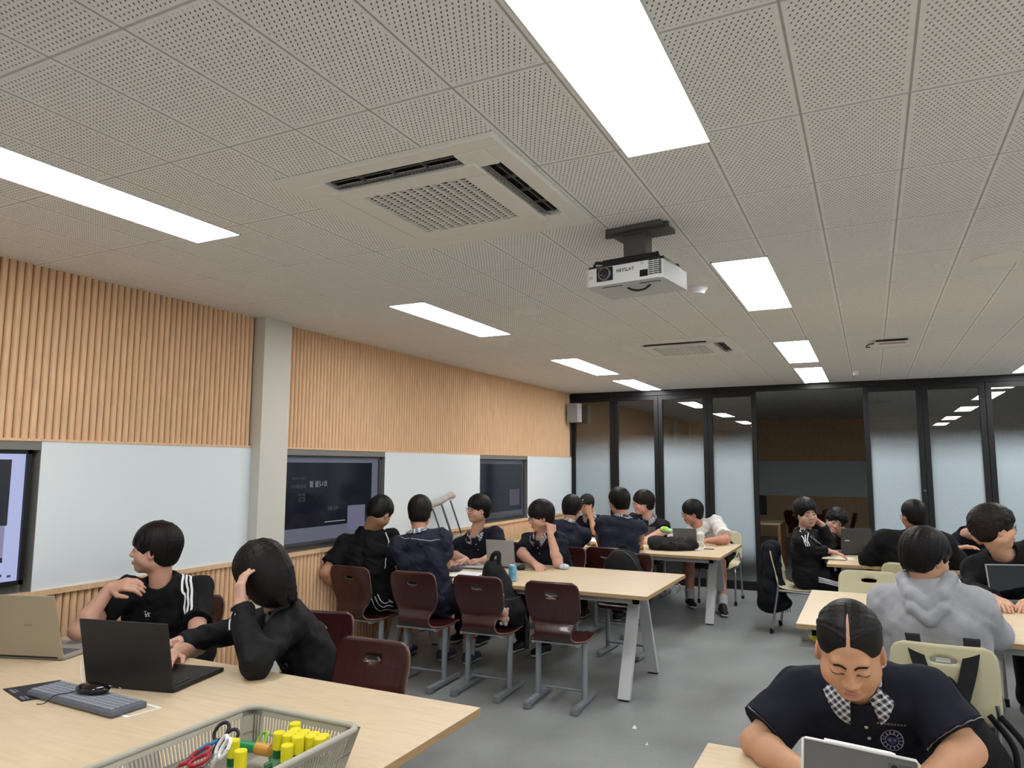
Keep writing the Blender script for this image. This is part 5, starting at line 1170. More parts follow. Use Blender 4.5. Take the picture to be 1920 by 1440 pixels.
laptop('dark grey open laptop by the doorway in front of the smiling person', (-0.314, 8.226, 0.740), (-0.036, 8.323, 0.740), 98, mat('dark_grey_laptop', (62, 62, 64), .5), KEYG, depth=.24, lid_h=.26, logo=(-.11, LEGP))
laptop('black-screened laptop with silver base in front of the boy in the black sweater', (0.671, 5.808, 0.740), (1.034, 5.954, 0.740), 100, GREYL, KEYG, depth=.23, lid_h=.24, away=-1)
laptop('grey open laptop in front of the boy in the white tee', (-2.099, 8.473, 0.740), (-1.844, 8.544, 0.740), 100, mat('space_grey_laptop', (88, 88, 90), .5), KEYG, depth=.22, lid_h=.17)
t = thing('tablet', 'grey tablet standing before the boy in profile at the back table', 'tablet', (-2.502, 8.806, 0.740), .1)
MB().box((-.1, -.004, 0), (.1, .004, .16), bev=.003, X=Matrix.Rotation(-.25, 4, 'X')).build('case', mat('charcoal_case', (66, 66, 68), .6), t); MB().box((-.09, .004, .01), (.09, .005, .15), X=Matrix.Rotation(-.25, 4, 'X')).build('screen', BLK, t)
# keyboard, mouse, mat, card, earphones
t = thing('keyboard', 'grey computer keyboard lying on the nearest table', 'keyboard', (-2.745, 1.88, .745), math.radians(-8))
kx = Vector((-2.418, 1.881, 0.760))-Vector((-2.975, 1.904, 0.760)); t.location = ((Vector((-2.446, 1.902, 0.750))+Vector((-2.992, 1.794, 0.750)))/2); 
t.rotation_euler = (0, 0, math.atan2((Vector((-2.464, 1.777, 0.750))-Vector((-2.992, 1.794, 0.750))).y, (Vector((-2.464, 1.777, 0.750))-Vector((-2.992, 1.794, 0.750))).x)); t.location.z = .745
kw = (Vector((-2.464, 1.777, 0.750))-Vector((-2.992, 1.794, 0.750))).length/2
KB = mat('mid_grey_keyboard', (136, 142, 152), .6)
MB().box((-kw, -.07, 0), (kw, .07, .02), bev=.005).build('case', mat('dark_keyboard_case', (96, 100, 110), .6), t)
mb = MB()
for r in range(6):
    for q in range(21): x = -kw+.012+(2*kw-.024)*q/21; mb.box((x, -.062+.0205*r, .02), (x+(2*kw-.024)/21-.003, -.062+.0205*r+.0165, .026), bev=.0015)
mb.build('keys', KB, t)
t = thing('computer_mouse', 'glossy black computer mouse sitting on the grey keyboard', 'mouse', (-2.706, 1.865, 0.772), math.radians(14)); t.location.z = .771
mb = MB(); mb.sphere((0, 0, .016), (.072, .037, .024)); mb.build('shell', mat('gloss_black_mouse', (14, 12, 16), .12, coat=.5), t); MB().lathe([(0, -.002), (.004, -.002), (.004, .002), (0, .002)], X=Matrix.Translation((.035, 0, .031)) @ Matrix.Rotation(PI/2, 4, 'X'), n=10).build('wheel', RUB, t)
MB().tube(bez([(-.058, 0, .008), (-.08, -.03, .004), (-.11, -.06, .002), (-.13, -.085, -.02), (-.16, -.09, -.024)]), .0018, 5).build('cable', RUB, t)
a_ = [Vector(q) for q in ((-3.164, 1.798, 0.740), (-2.940, 1.742, 0.740), (-2.843, 1.907, 0.740), (-3.081, 1.977, 0.740))]
mb = MB(); mb.prism([(p.x, p.y) for p in a_], .7405, .743); mm_ = thing('mouse_mat', 'thin dark mat under the left end of the grey keyboard', 'mat'); mb.build('mat_sheet', mat('charcoal_mat', (38, 40, 50), .7), mm_)
u_ = (a_[1]-a_[0]); v_ = (a_[2]-a_[1]); mb = MB()
for (p_, q_, w1, w2_) in ((.12, .06, .28, .05), (.16, .14, .2, .03), (.70, .05, .22, .05), (.72, .13, .2, .03)):
    c0 = a_[0]+u_*p_+v_*q_; mb.prism([((c0+u_*x+v_*y).x, (c0+u_*x+v_*y).y) for x, y in ((0, 0), (w1, 0), (w1, w2_), (0, w2_))], .743, .7434)
mb.build('faint_print', mat('grey_print', (120, 122, 132), .7), mm_)
a_ = [Vector(q) for q in ((-2.516, 1.810, 0.740), (-2.423, 1.807, 0.740), (-2.406, 1.937, 0.740), (-2.515, 1.943, 0.740))]
mb = MB(); mb.prism([(p.x, p.y) for p in a_], .7403, .7415, 0); c_ = sum(a_, Vector())/4; mb.prism([(c_.x+(p.x-c_.x)*.84, c_.y+(p.y-c_.y)*.8) for p in a_], .7415, .7422, 1)
tag(mb.build('paper_card', [PAPER, mat('beige_print', (196, 180, 154), .7)]), 'beige paper card with white border poking out from under the keyboard', 'card')
def cable(name, lab, cat, pts, r, m, group=None):
    o = MB().tube(bez(pts, 8), r, 6).build(name, m); return tag(o, lab, cat, group)
e_ = [Vector(q)+Vector((0, 0, dz)) for q, dz in (((-3.207, 2.148, 0.740), .03), ((-3.012, 2.021, 0.740), .012), ((-2.894, 1.974, 0.740), .004), ((-2.911, 2.031, 0.740), .01), ((-2.876, 2.065, 0.740), .02), ((-2.785, 2.030, 0.740), .012), ((-2.814, 1.999, 0.740), .01), ((-2.939, 2.050, 0.740), .02), ((-2.824, 2.034, 0.740), .018), ((-2.753, 2.014, 0.740), .004), ((-2.763, 2.057, 0.740), .003), ((-2.711, 2.059, 0.740), .005))]
t = thing('earphone_cable', 'tangled white cable with small plug behind the mouse', 'cable', e_[0]); o_ = MB().tube([p-e_[0] for p in bez(e_, 8)], .0016, 5).build('wire', PAPER, t)
X_ = Matrix.Translation(e_[-1]-e_[0]) @ Matrix.Rotation(.5, 4, 'Z'); MB().box((-.004, -.006, -.004), (.026, .006, .005), bev=.002, X=X_).build('plug', PAPER, t)
# wire hook of the cable near the champagne laptop
# basket
BK = mat('beige_grey_basket_plastic', (172, 168, 155), .5)
def basket():
    x0, x1, y0, y1, z0, z1 = -1.815, -1.385, 1.22, 1.80, .742, .872
    t = thing('basket', 'beige plastic basket full of yellow-capped glue sticks and scissors', 'basket', ((x0+x1)/2, (y0+y1)/2, z0)); hx, hy = (x1-x0)/2, (y1-y0)/2; hz = z1-z0; tp_ = .035
    MB().box((-hx+tp_, -hy+tp_, 0), (hx-tp_, hy-tp_, .004)).build('bottom', BK, t)
    pts = []
    for cx, cy_, q in ((hx-.04, hy-.04, 0), (-hx+.04, hy-.04, 1), (-hx+.04, -hy+.04, 2), (hx-.04, -hy+.04, 3)):
        for k in range(6): a = PI/2*(q+k/5); pts.append((cx+.04*math.cos(a), cy_+.04*math.sin(a), hz))
    pts.append(pts[0]); MB().tube(pts, .0095, 8, cap=False).build('rim', BK, t)
    for (ax, sg) in (('x', 1), ('x', -1), ('y', 1), ('y', -1)):
        L = (hy if ax == 'x' else hx); off = (hx if ax == 'x' else hy); mb = MB(); n = int(2*L/.0125)
        def P_(u, z): k = z/hz; o = (off-tp_)+tp_*k; ll = (L-tp_)+tp_*k; u2 = u/L*ll; return Vector((sg*o, u2, z)) if ax == 'x' else Vector((u2, sg*o, z))
        nn = Vector((sg, 0, 0)) if ax == 'x' else Vector((0, sg, 0))
        def bar(u0, z0_, u1, z1_):
            V = [P_(u0, z0_), P_(u1, z0_), P_(u1, z1_), P_(u0, z1_)]; V += [p-nn*.003 for p in V]; mb.add(V, [(0, 1, 2, 3), (7, 6, 5, 4), (0, 4, 5, 1), (1, 5, 6, 2), (2, 6, 7, 3), (3, 7, 4, 0)])
        for (a, b) in ((0, .02), (.058, .064), (.108, hz)): bar(-L, a, L, b)
        for i in range(n+1):
            u = -L+2*L*i/n
            bar(max(-L, u-.003), .018, min(L, u+.003), .11)
        for e in (-1, 1): bar(e*L-e*.045 if e > 0 else -L, .0, L if e > 0 else -L+.045, hz)
        if ax == 'x': bar(-.16, .018, -.06, .11)
        mb.build('side_wall', BK, t)
    return t
basket()
CAPY = mat('yellow_cap', (226, 214, 40), .4); TUBG = mat('green_glue_tube', (20, 96, 56), .35); CLG = mat('clear_green_plastic', (30, 140, 80), .25)
def glue(lab, loc, X=None, h=.115, body=TUBG, cap=CAPY):
    t = thing('glue_stick', lab, 'glue stick', loc, 0, 'glue sticks in the basket'); R_ = X or Matrix.Identity(4)
    t.matrix_world = Matrix.Translation(loc) @ R_
    mb = MB(); mb.lathe([(0, 0), (.015, 0), (.0162, .003), (.0162, h*.6), (0, h*.6)], n=16); mb.build('tube', body, t)
    mb = MB(); mb.lathe([(.0165, h*.6), (.0172, h*.61), (.0172, h-.002), (.0162, h), (0, h)], n=20); mb.build('cap', cap, t)
    m2 = MB(); m2.lathe([(.0164, h*.2), (.0164, h*.4)], n=16); m2.build('label', mat('white_on_green_print', (120, 170, 130), .5), t)
    return t
tops = [(-1.588, 1.753, 0.872), (-1.571, 1.717, 0.872), (-1.528, 1.744, 0.872), (-1.536, 1.715, 0.872), (-1.496, 1.745, 0.872), (-1.571, 1.673, 0.872), (-1.458, 1.740, 0.872), (-1.498, 1.710, 0.872), (-1.527, 1.668, 0.872), (-1.459, 1.702, 0.872), (-1.488, 1.660, 0.872), (-1.459, 1.665, 0.872)]
cx0 = sum(p[0] for p in tops)/len(tops); cy0 = sum(p[1] for p in tops)/len(tops); k = 0
for i in range(4):
    for j in range(3):
        if (i, j) in ((3, 2),): continue
        k += 1; xx = -1.565+.0355*i+.017*(j % 2); yy = 1.725-.0335*j
        glue('yellow-capped glue stick in the basket cluster, %s row, %s' % (['back', 'middle', 'front'][j], ['leftmost', 'second from left', 'third from left', 'rightmost'][i]), (xx, yy, .747+.006*((i*3+j) % 3)))
glue('yellow-capped glue stick at the back of the cluster against the basket rim', (-1.592, 1.752, .752)); glue('yellow-capped glue stick at the front of the cluster', (-1.50, 1.622, .747))
glue('tall glue stick standing alone left of the cluster', (-1.655, 1.575, .75)); glue('glue stick standing alone in front of the cluster nearest the scissors', (-1.585, 1.535, .747))
glue('glue stick lying with its yellow cap towards the rim', (-1.455, 1.55, .772), Matrix.Rotation(-.7, 4, 'Z') @ Matrix.Rotation(1.25, 4, 'X'))
glue('glue stick lying behind the lone standing pair', (-1.60, 1.645, .77), Matrix.Rotation(2.4, 4, 'Z') @ Matrix.Rotation(1.2, 4, 'X'))
glue('glue stick leaning low at the bottom picture edge', (-1.50, 1.47, .772), Matrix.Rotation(-.2, 4, 'Z') @ Matrix.Rotation(1.1, 4, 'X'))
def bottle(lab, loc, X, capm, tubm):
    t = thing('glue_bottle', lab, 'glue bottle', loc, 0); t.matrix_world = Matrix.Translation(loc) @ X
    MB().lathe([(0, 0), (.017, 0), (.018, .004), (.018, .07), (.012, .085), (.008, .09)], n=18).build('bottle', tubm, t); MB().lathe([(.0185, .03), (.0185, .052)], n=18).build('label', PAPER, t)
    MB().lathe([(.010, .088), (.010, .105), (.004, .115), (0, .115)], n=14).build('cap', capm, t)
bottle('clear green glue bottle with white label leaning left of the cluster', (-1.63, 1.70, .765), Matrix.Rotation(.9, 4, 'Y') @ Matrix.Rotation(-.5, 4, 'X'), CLG, CLG)
bottle('clear green glue bottle lying in front of the cluster', (-1.53, 1.585, .775), Matrix.Rotation(1.2, 4, 'Y') @ Matrix.Rotation(.7, 4, 'X'), CLG, CLG)
t = thing('glue_bottle', 'orange-capped bottle lying behind the standing glue sticks', 'glue bottle', (-1.68, 1.69, .80)); t.rotation_euler = (0, PI/2, .1)
MB().lathe([(0, 0), (.018, 0), (.018, .05), (0, .052)], n=18).build('cap', mat('orange_cap', (206, 150, 66), .4), t); MB().lathe([(0, -.06), (.015, -.06), (.015, 0), (0, 0)], n=18).build('bottle', CLG, t)
def scissors(lab, loc, X, m):
    t = thing('scissors', lab, 'scissors', loc, 0, 'scissors in the basket'); t.matrix_world = Matrix.Translation(loc) @ X
    for s in (-1, 1):
        P_ = [(s*.018+.017*math.cos(a), .025+.026*math.sin(a), s*.002) for a in np.linspace(0, 2*PI, 17)]
        MB().tube(P_, .0052, 8, cap=False).build('handle', m, t); MB().tube([(s*.008, -.002, s*.002), (0, -.03, 0)], .005, 8).build('handle', m, t)
        MB().prism([(0, -.025), (-s*.008, -.04), (-s*.004, -.12), (s*.002, -.12), (s*.006, -.04)], s*.0005, s*.0022).build('blade', CHROME, t)
Rz = lambda a: Matrix.Rotation(a, 4, 'Z'); Rx = lambda a: Matrix.Rotation(a, 4, 'X'); Ry = lambda a: Matrix.Rotation(a, 4, 'Y')
scissors('black-handled scissors leaning on the basket side', (-1.735, 1.60, .835), Rz(-.5) @ Rx(.9) @ Ry(.9), BLK)
scissors('red-handled scissors lying on top at the bottom picture edge', (-1.69, 1.46, .842), Rz(-.9) @ Rx(.35) @ Ry(.3), mat('red_handle', (156, 30, 44), .35))
scissors('white-handled scissors beside the lone glue stick', (-1.655, 1.52, .840), Rz(-.4) @ Rx(1.0), PAPER)
scissors('blue-handled scissors behind the red pair', (-1.735, 1.52, .835), Rz(-1.3) @ Rx(.6), mat('blue_handle', (30, 110, 160), .35))
scissors('dark red-handled scissors under the red pair', (-1.67, 1.415, .82), Rz(-1.2) @ Rx(.3), mat('dark_red_handle', (110, 20, 34), .35))
o = MB().lathe([(0, 0), (.02, 0), (.022, .05), (.018, .056), (0, .056)], n=18).build('white_pot', PAPER); o.location = (-1.77, 1.33, .78); tag(o, 'small white pot at the left end of the basket', 'pot')
o = MB(); o.tube(bez([(-1.70, 1.70, .80), (-1.69, 1.72, .83), (-1.66, 1.71, .84), (-1.655, 1.69, .81)]), .004, 6); tag(o.build('clip', mat('lime_plastic', (140, 200, 60), .4)), 'small lime green clip against the back basket wall', 'clip')

# middle table
t = thing('drink_can', 'light blue drink can on the middle table', 'can', (-2.552, 5.181, 0.740))
t.location.z = .741; mb = MB(); mb.lathe([(0, 0), (.024, 0), (.031, .006), (.032, .012), (.032, .115), (.027, .126)], n=28, mis=[0, 0, 0, 1, 1]); mb.lathe([(.027, .126), (.0255, .128), (.024, .124), (0, .123)], n=28, mi=0)
mb.build('can_body', [mat('can_aluminium', (190, 196, 200), .3, metal=.7), mat('light_blue_can_print', (104, 168, 200), .35, var=.35, vscale=26)], t)
MB().box((-.008, -.004, .124), (.008, .012, .1255), bev=.002).build('pull_tab', CHROME, t)
def sheet(name, lab, cat, c, w, h, rz, m, th=.0012, group=None, z=.7405):
    mb = MB(); mb.box((-w/2, -h/2, 0), (w/2, h/2, th)); o = mb.build(name, m); o.location = (c[0], c[1], z); o.rotation_euler = (0, 0, rz); return tag(o, lab, cat, group)
sheet('paper', 'white paper lying behind the backpack chair on the middle table', 'paper', (-3.013, 5.381, 0.740), .3, .2, .1, PAPER, .002)
t = thing('notebook', 'dark notebook with white page at the left end of the middle table', 'notebook', (-3.018, 5.214, 0.740), .1); MB().box((-.13, -.09, 0), (.13, .09, .008)).build('cover', BLK, t); MB().box((-.125, -.085, .008), (.125, .085, .0105)).build('page', PAPER, t)
t = thing('notebook', 'flat pale writing pad between the writing boy and the silver laptop', 'notebook', (-3.211, 5.706, 0.740), .1); MB().box((-.17, -.11, 0), (.17, .11, .012), bev=.003).build('cover', mat('dark_slate_cover', (66, 70, 76), .6), t); MB().box((-.165, -.1, .012), (.165, .105, .014)).build('page', mat('pale_grey_page', (170, 172, 170), .8), t)
mb = MB(); mb.sphere((0, 0, .02), (.09, .045, .026)); o = mb.build('pencil_pouch', mat('slate_pouch', (66, 66, 76), .8, bump=.4, bscale=60)); o.location = (-3.242, 5.418, 0.742); o.rotation_euler = (0, 0, .5); tag(o, 'grey fabric pencil pouch beside the boy in faded navy', 'pouch')
sheet('paper', 'white slip of paper under the hands of the writing boy', 'paper', (-3.414, 5.875, 0.740), .12, .16, .2, PAPER)
def pen(lab, a, b, m, r=.0045):
    a, b = Vector(a), Vector(b); t = thing('pen', lab, 'pen', a); MB().tube([(0, 0, 0), (b-a)*.86], r, 8).build('barrel', m, t); MB().tube([(b-a)*.86, b-a], [r, .001], 8).build('tip', BLK, t)
pen('black pen in the hand of the writing boy', Vector((-3.756, 6.462, 0.740))+Vector((0, 0, .10)), Vector((-3.406, 5.921, 0.740))+Vector((0, 0, .003)), BLK)
t = thing('paper_card', 'cream card with white border right of the blue can', 'card', (-2.595, 5.666, 0.740), -.1); MB().box((-.14, -.06, 0), (.14, .06, .001)).build('border', mat('cream_border', (226, 218, 180), .7), t); MB().box((-.13, -.05, .001), (.13, .05, .0016)).build('print', WOOD, t)
t = thing('computer_mouse', 'small black mouse with cable behind the blue can', 'mouse', (-2.766, 5.782, 0.741), .4); mb = MB(); mb.sphere((0, 0, .016), (.042, .03, .022)); mb.build('shell', BLK, t); MB().tube(bez([(.03, 0, .01), (.1, .05, .003), (.14, .0, .003), (.06, -.05, .003), (-.06, -.06, .003)]), .002, 5).build('cable', RUB, t)
g = Grid((-.07, -.05, -.01), (.07, .05, .08), .004)
for q in range(10): g.ell(np.eye(4), (rng.uniform(-.035, .035), rng.uniform(-.02, .02), rng.uniform(.015, .035)), (.024, .018, .016), .01)
wrinkle(g, .004, 90, 3); dm = thing('x', None, None); o = g.build('crumpled_tissue', [mat('bluish_tissue', (200, 206, 226), .8)], None, (0, 0, 0)); bpy.data.objects.remove(dm); o.location = Vector((-2.450, 5.975, 0.742)); tag(o, 'crumpled bluish white tissue by the propped elbow', 'tissue')

# backpacks
def backpack(name, lab, fn, loc, rz, h=.008, m=NYL, lo=(-.3, -.3, -.4), hi=(.3, .3, .4), wr=.008, seed=5):
    t = thing(name, lab, 'backpack', loc, rz); g = Grid(lo, hi, h); fn(g); wrinkle(g, wr, 38, seed); o = g.build('bag_body', [m], t, (0, 0, 0)); return t, o
I4 = np.eye(4)
def bag1(g):
    g.cone((.0, .02, .02), (-.10, .07, .32), .12, .065, .06); g.cone((-.10, .03, .02), (-.13, .07, .27), .08, .05, .06); g.cone((.11, .02, .0), (-.04, .06, .24), .085, .055, .06); g.ell(I4, (.04, -.06, .02), (.11, .07, .10), .04)
t, b_ = backpack('backpack', 'black backpack slumped on the seat of the third brown chair', bag1, (-2.545, 4.98, .535), .1)
MB().tube(bez([(-.11, .05, .36), (-.09, .05, .42), (-.05, .06, .43), (-.045, .05, .35)]), .009, 6, sx=2).build('grab_handle', NYL, t); MB().tube(bez([(.0, .05, .24), (.10, .05, .12), (.19, .02, -.04), (.2, .01, -.1), (.2, .0, -.2), (.2, .0, -.24)]), .012, 6, sx=1.6).build('strap', mat('black_webbing', (16, 16, 18), .6), t)
MB().tube(bez([(-.12, -.03, .2), (-.04, -.09, .16), (.08, -.1, .12), (.17, -.04, .14)]), .004, 6).build('zip', mat('grey_zip', (60, 60, 62), .5), t)
k_ = thing('plush_keyring', 'small grey and pink plush toy hanging from the backpack on the brown chair', 'plush toy', (-2.43, 4.80, .56))
g = Grid((-.06, -.06, -.08), (.06, .06, .08), .004); g.ell(I4, (0, 0, .02), (.034, .03, .034), .01); g.ell(I4, (.004, 0, -.03), (.03, .026, .032), .01)
for s in (-1, 1): g.ell(I4, (s*.026, 0, .045), (.012, .01, .014), .006); g.ell(I4, (s*.032, -.008, -.02), (.012, .012, .018), .006); g.ell(I4, (s*.018, -.012, -.058), (.014, .016, .014), .006)
g.build('plush_body', [plush_mat('plush_grey_pink', (150, 152, 142), (196, 140, 124), 22)], k_, (0, 0, 0)); MB().tube(bez([(0, 0, .05), (-.01, .01, .1), (-.02, .03, .15)]), .0018, 5).build('cord', PAPER, k_)
def bag2(g):
    g.cone((0, .0, -.12), (0, 0, .12), .14, .12, .05); g.cone((-.08, 0, -.12), (-.06, 0, .1), .12, .1, .05); g.cone((.08, 0, -.12), (.06, 0, .1), .12, .1, .05); g.ell(I4, (0, -.1, -.08), (.15, .08, .13), .03); g.cone((-.2, 0, -.16), (-.16, 0, -.02), .07, .06, .04); g.cone((.2, 0, -.16), (.16, 0, -.02), .07, .06, .04)
t, b_ = backpack('backpack', 'black backpack propped on the empty brown chair at the far side of the middle table', bag2, (-2.04, 6.38, .655), 0, wr=.005, seed=9)
MB().tube(bez([(-.2, -.02, -.08), (-.13, -.06, .14), (0, -.08, .235), (.13, -.06, .14), (.2, -.02, -.08)]), .006, 6).build('zip', mat('grey_zip', (60, 60, 62), .5), t); MB().tube(bez([(-.14, -.14, -.02), (-.08, -.15, .05), (0, -.16, .07), (.08, -.15, .05), (.14, -.14, -.02)]), .005, 6).build('zip', mat('grey_zip', (60, 60, 62), .5), t)
mb = MB()
for x, z in ((-.13, -.02), (.14, -.06), (.17, .05)): mb.box((x-.006, -.165, z-.03), (x+.006, -.155, z+.015), bev=.003)
mb.build('zip_pull', LEGP, t); mb = MB(); mb.sphere((.01, -.165, .04), (.03, .006, .008)); mb.build('bag_badge', APRON, t)
MB().tube(bez([(-.04, .03, .2), (-.02, .02, .26), (.02, .02, .26), (.04, .03, .2)]), .009, 6, sx=1.7).build('grab_handle', NYL, t)
def bag3(g):
    g.cone((-.19, 0, .06), (.2, -.0, .05), .075, .06, .04); g.cone((-.19, .12, .07), (.2, .1, .05), .075, .055, .05); g.ell(I4, (.0, -.06, .04), (.2, .06, .04), .03); g.cone((-.24, .06, .03), (.24, .06, .03), .035, .03, .03)
t, b_ = backpack('backpack', 'black bag lying flat on the back table before the white tee', bag3, (-1.950, 7.890, 0.740), .35, lo=(-.34, -.2, -.03), hi=(.34, .3, .2), seed=14, wr=.012); t.location.z = .742
MB().tube(bez([(.2, .0, .06), (.29, -.02, .09), (.32, -.05, .04), (.28, -.07, .012), (.22, -.05, .01)]), .005, 6).build('strap', PAPER, t); MB().box((-.02, -.125, .02), (.03, -.11, .05), bev=.005).build('buckle', BLK, t)
MB().tube(bez([(-.05, -.11, .09), (.0, -.115, .07), (.02, -.125, .045)]), .009, 6, sx=1.8).build('strap', RUB, t)
# backpack hanging low behind the hoodie wearer, straps over the chair back
t = thing('backpack', 'black backpack hanging by wide straps behind the cream chair of the hoodie wearer', 'backpack', (.27, 3.93, .40))
def bag4(g): g.cone((.04, .02, -.12), (-.02, .03, .16), .12, .07, .05); g.cone((-.08, .02, -.14), (-.08, .03, .1), .10, .07, .05); g.cone((.16, .0, -.14), (.07, .02, .1), .10, .07, .05)
g = Grid((-.35, -.25, -.35), (.4, .25, .35), .007); bag4(g); wrinkle(g, .009, 40, 21); g.build('bag_body', [NYL], t, (0, 0, 0))
def belt(name, pts, w, th, m, par):
    P_ = bez(pts, 8); V = []; F = []
    for i, p in enumerate(P_):
        for (u, v) in ((-w/2, 0), (w/2, 0), (w/2, th), (-w/2, th)): V.append(p+Vector((u, -v, 0)))
    for i in range(len(P_)-1):
        for k in range(4): F.append((i*4+k, i*4+(k+1) % 4, (i+1)*4+(k+1) % 4, (i+1)*4+k))
    F += [(3, 2, 1, 0), tuple(len(V)-4+k for k in range(4))]; return MB().add(V, F).build(name, m, par)
STR = mat('black_padded_strap', (20, 21, 23), .8, bump=.2, bscale=300)
belt('shoulder_strap', [(-.13, .13, .435), (-.13, .10, .45), (-.125, .085, .40), (-.10, .07, .30), (-.06, .05, .18)], .062, .014, STR, t); belt('shoulder_strap', [(.11, .13, .435), (.11, .10, .45), (.105, .085, .40), (.085, .07, .30), (.05, .05, .18)], .066, .014, STR, t)
MB().tube(bez([(-.04, .03, .2), (-.035, .02, .25), (.0, .02, .285), (.035, .02, .25), (.04, .03, .2)]), .006, 6).build('grab_handle', NYL, t)
for s in ((.2, .35), (.16, .3)): MB().tube(bez([(s[0], .1, .12), (s[1]-.06, .04, .0), (s[1]-.08, .0, -.16), (s[0]-.02, -.02, -.28)]), .009, 6, sx=1.7).build('strap', NYL, t)
belt('name_label', [(-.005, .145, .385), (-.003, .133, .345)], .06, .001, PAPER, thing('chair_label', 'white paper label stuck on the back of the strapped cream chair', 'label', (.265, 3.905, .385)))
o = MB(); g = Grid((-.2, -.15, -.1), (.2, .15, .12), .006); g.ell(I4, (0, 0, 0), (.12, .08, .07), .02); g.ell(I4, (.05, .0, -.03), (.08, .08, .06), .02); wrinkle(g, .004, 40, 4)
o = g.build('grey_cap', [mat('grey_felt_cap', (88, 86, 84), .85)], None, (0, 0, 0)); o.location = (.40, 4.30, .535); tag(o, 'grey cloth bundle on the seat of the cream chair under the hoodie wearer', 'cloth bundle')
# coat behind the side-on chair
g = Grid((-.3, -.4, -.5), (.3, .4, .45), .009); g.cone((-.02, .0, -.28), (-.0, 0, .25), .13, .08, .05); g.cone((-.0, -.16, -.22), (.02, -.14, .22), .09, .06, .05); g.cone((0, .16, -.25), (.02, .14, .22), .09, .06, .05); g.cone((.1, -.02, -.28), (.02, 0, -.05), .09, .08, .05); wrinkle(g, .016, 26, 8)
t = thing('coat', 'dark coat draped behind the side-on cream chair', 'coat', (-.96, 7.94, .56)); g.build('coat_cloth', [cloth('dark_coat', (20, 22, 28))], t, (0, 0, 0)); mb = MB()
for i in range(7): x = .10+.02*i; mb.tube([(x-.06, -.1+.02*i, -.32), (x-.055, -.105+.02*i, -.38)], .003, 5)
mb.build('fringe', cloth('dark_coat', (20, 22, 28)), t)
# back table things
g = Grid((-.08, -.08, -.02), (.08, .08, .12), .005); g.ell(I4, (-.02, 0, .04), (.05, .04, .035), .01); g.ell(I4, (.035, 0, .03), (.03, .03, .026), .01); wrinkle(g, .003, 60, 1)
o = g.build('plush_ball', [plush_mat('lime_plush', (150, 214, 60), (196, 222, 190), 18)], None, (0, 0, 0)); o.location = Vector((-2.037, 7.950, 0.907)); tag(o, 'lime green plush ball on top of the flat black bag', 'plush toy')
t = thing('plastic_cup', 'clear plastic cup beside the black bag at the back table', 'cup', (-1.763, 8.389, 0.741)); mb = MB(); mb.lathe([(.03, 0), (.045, .13), (.0435, .13), (.029, .003), (0, .003)], n=24); mb.build('cup_wall', mat('milky_clear_plastic', (196, 196, 188), .3), t); mb = MB(); mb.lathe([(.046, .13), (.046, .137), (.03, .16), (.012, .168), (0, .168)], n=24); mb.build('dome_lid', mat('clear_lid', (214, 214, 210), .2), t)
t = thing('cookie_tin', 'small round tin with dark lid right of the clear cup', 'tin', (-1.580, 8.486, 0.741)); MB().lathe([(0, 0), (.042, 0), (.042, .012), (0, .012)], n=20).build('tin', mat('tan_tin', (196, 160, 110), .5), t); MB().lathe([(0, .012), (.034, .012), (.03, .022), (0, .024)], n=20).build('lid', mat('dark_brown_lid', (50, 24, 18), .4), t)
pen('dark pencil lying on the back table before the cup', Vector((-1.690, 8.091, 0.745)), Vector((-1.556, 8.105, 0.745)), BLK)
sheet('paper', 'white papers under the hand of the boy leaning right', 'paper', (-3.065, 8.434, 0.740), .3, .4, .3, PAPER, .003); sheet('paper', 'crumpled white paper left of the navy back at the back table', 'paper', (-3.182, 8.163, 0.740), .16, .12, .8, PAPER, .02)
sheet('paper', 'pale paper under the dark grey laptop by the doorway', 'paper', (-0.338, 7.925, 0.740), .3, .22, .1, mat('cream_paper', (224, 214, 190), .8), .002)
t = thing('storage_tray', 'yellow item in a tray under the table edge by the girl', 'tray', (-.32, 4.75, .60)); MB().box((-.1, -.12, 0), (.1, .12, .01)).build('tray_base', APRON, t); mb = MB(); mb.sphere((0, 0, .05), (.06, .08, .045)); mb.build('yellow_packet', mat('yellow_packet', (206, 190, 70), .5), t)
MB().box((-.1, -.02, .01), (-.09, .02, .07)).build('tray_bracket', APRON, t)
# tablet of the girl
A_, B_ = Vector((-0.191, 1.860, 1.005)), Vector((0.055, 1.860, 1.019)); w_ = (B_-A_).length*.95; top_z = (A_.z+B_.z)/2
t = thing('tablet', 'grey tablet in clear case with white stylus on its edge, in front of the girl', 'tablet', ((A_.x+B_.x)/2, 1.80, .742), math.atan2(0, 1)); hh = (top_z-.742)/math.cos(.2)
t.rotation_euler = (0, math.radians(3.2), 0); X = Matrix.Rotation(-.25, 4, 'X')
MB().box((-w_/2, -.004, 0), (w_/2, .004, hh), bev=.003, X=X).build('back_cover', mat('space_grey_metal', (96, 95, 92), .45, metal=.4), t)
MB().box((-w_/2+.008, .0035, .008), (w_/2-.008, .0048, hh-.008), X=X).build('screen', mat('pale_screen', (150, 150, 150), .2, emis=((200, 205, 210), .5)), t)
mb = MB(); mb.tube([(-w_/2+.006, -.004, .0), (-w_/2, -.005, hh), (-w_/2+.006, -.004, hh+.003), (w_/2-.006, -.004, hh+.003), (w_/2, -.005, hh-.004), (w_/2, -.005, 0)], .0035, 6); me_ = mb.build('clear_case', mat('clear_case_plastic', (190, 190, 186), .15, spec=.8), t); me_.data.transform(X)
o = MB().tube([(-w_/2+.045, 0, hh+.0055), (w_/2-.055, 0, hh+.0055), (w_/2-.045, 0, hh+.0055)], [.0048, .0048, .003], 12).build('stylus', mat('gloss_white', (228, 228, 226), .2), t); o.data.transform(X)
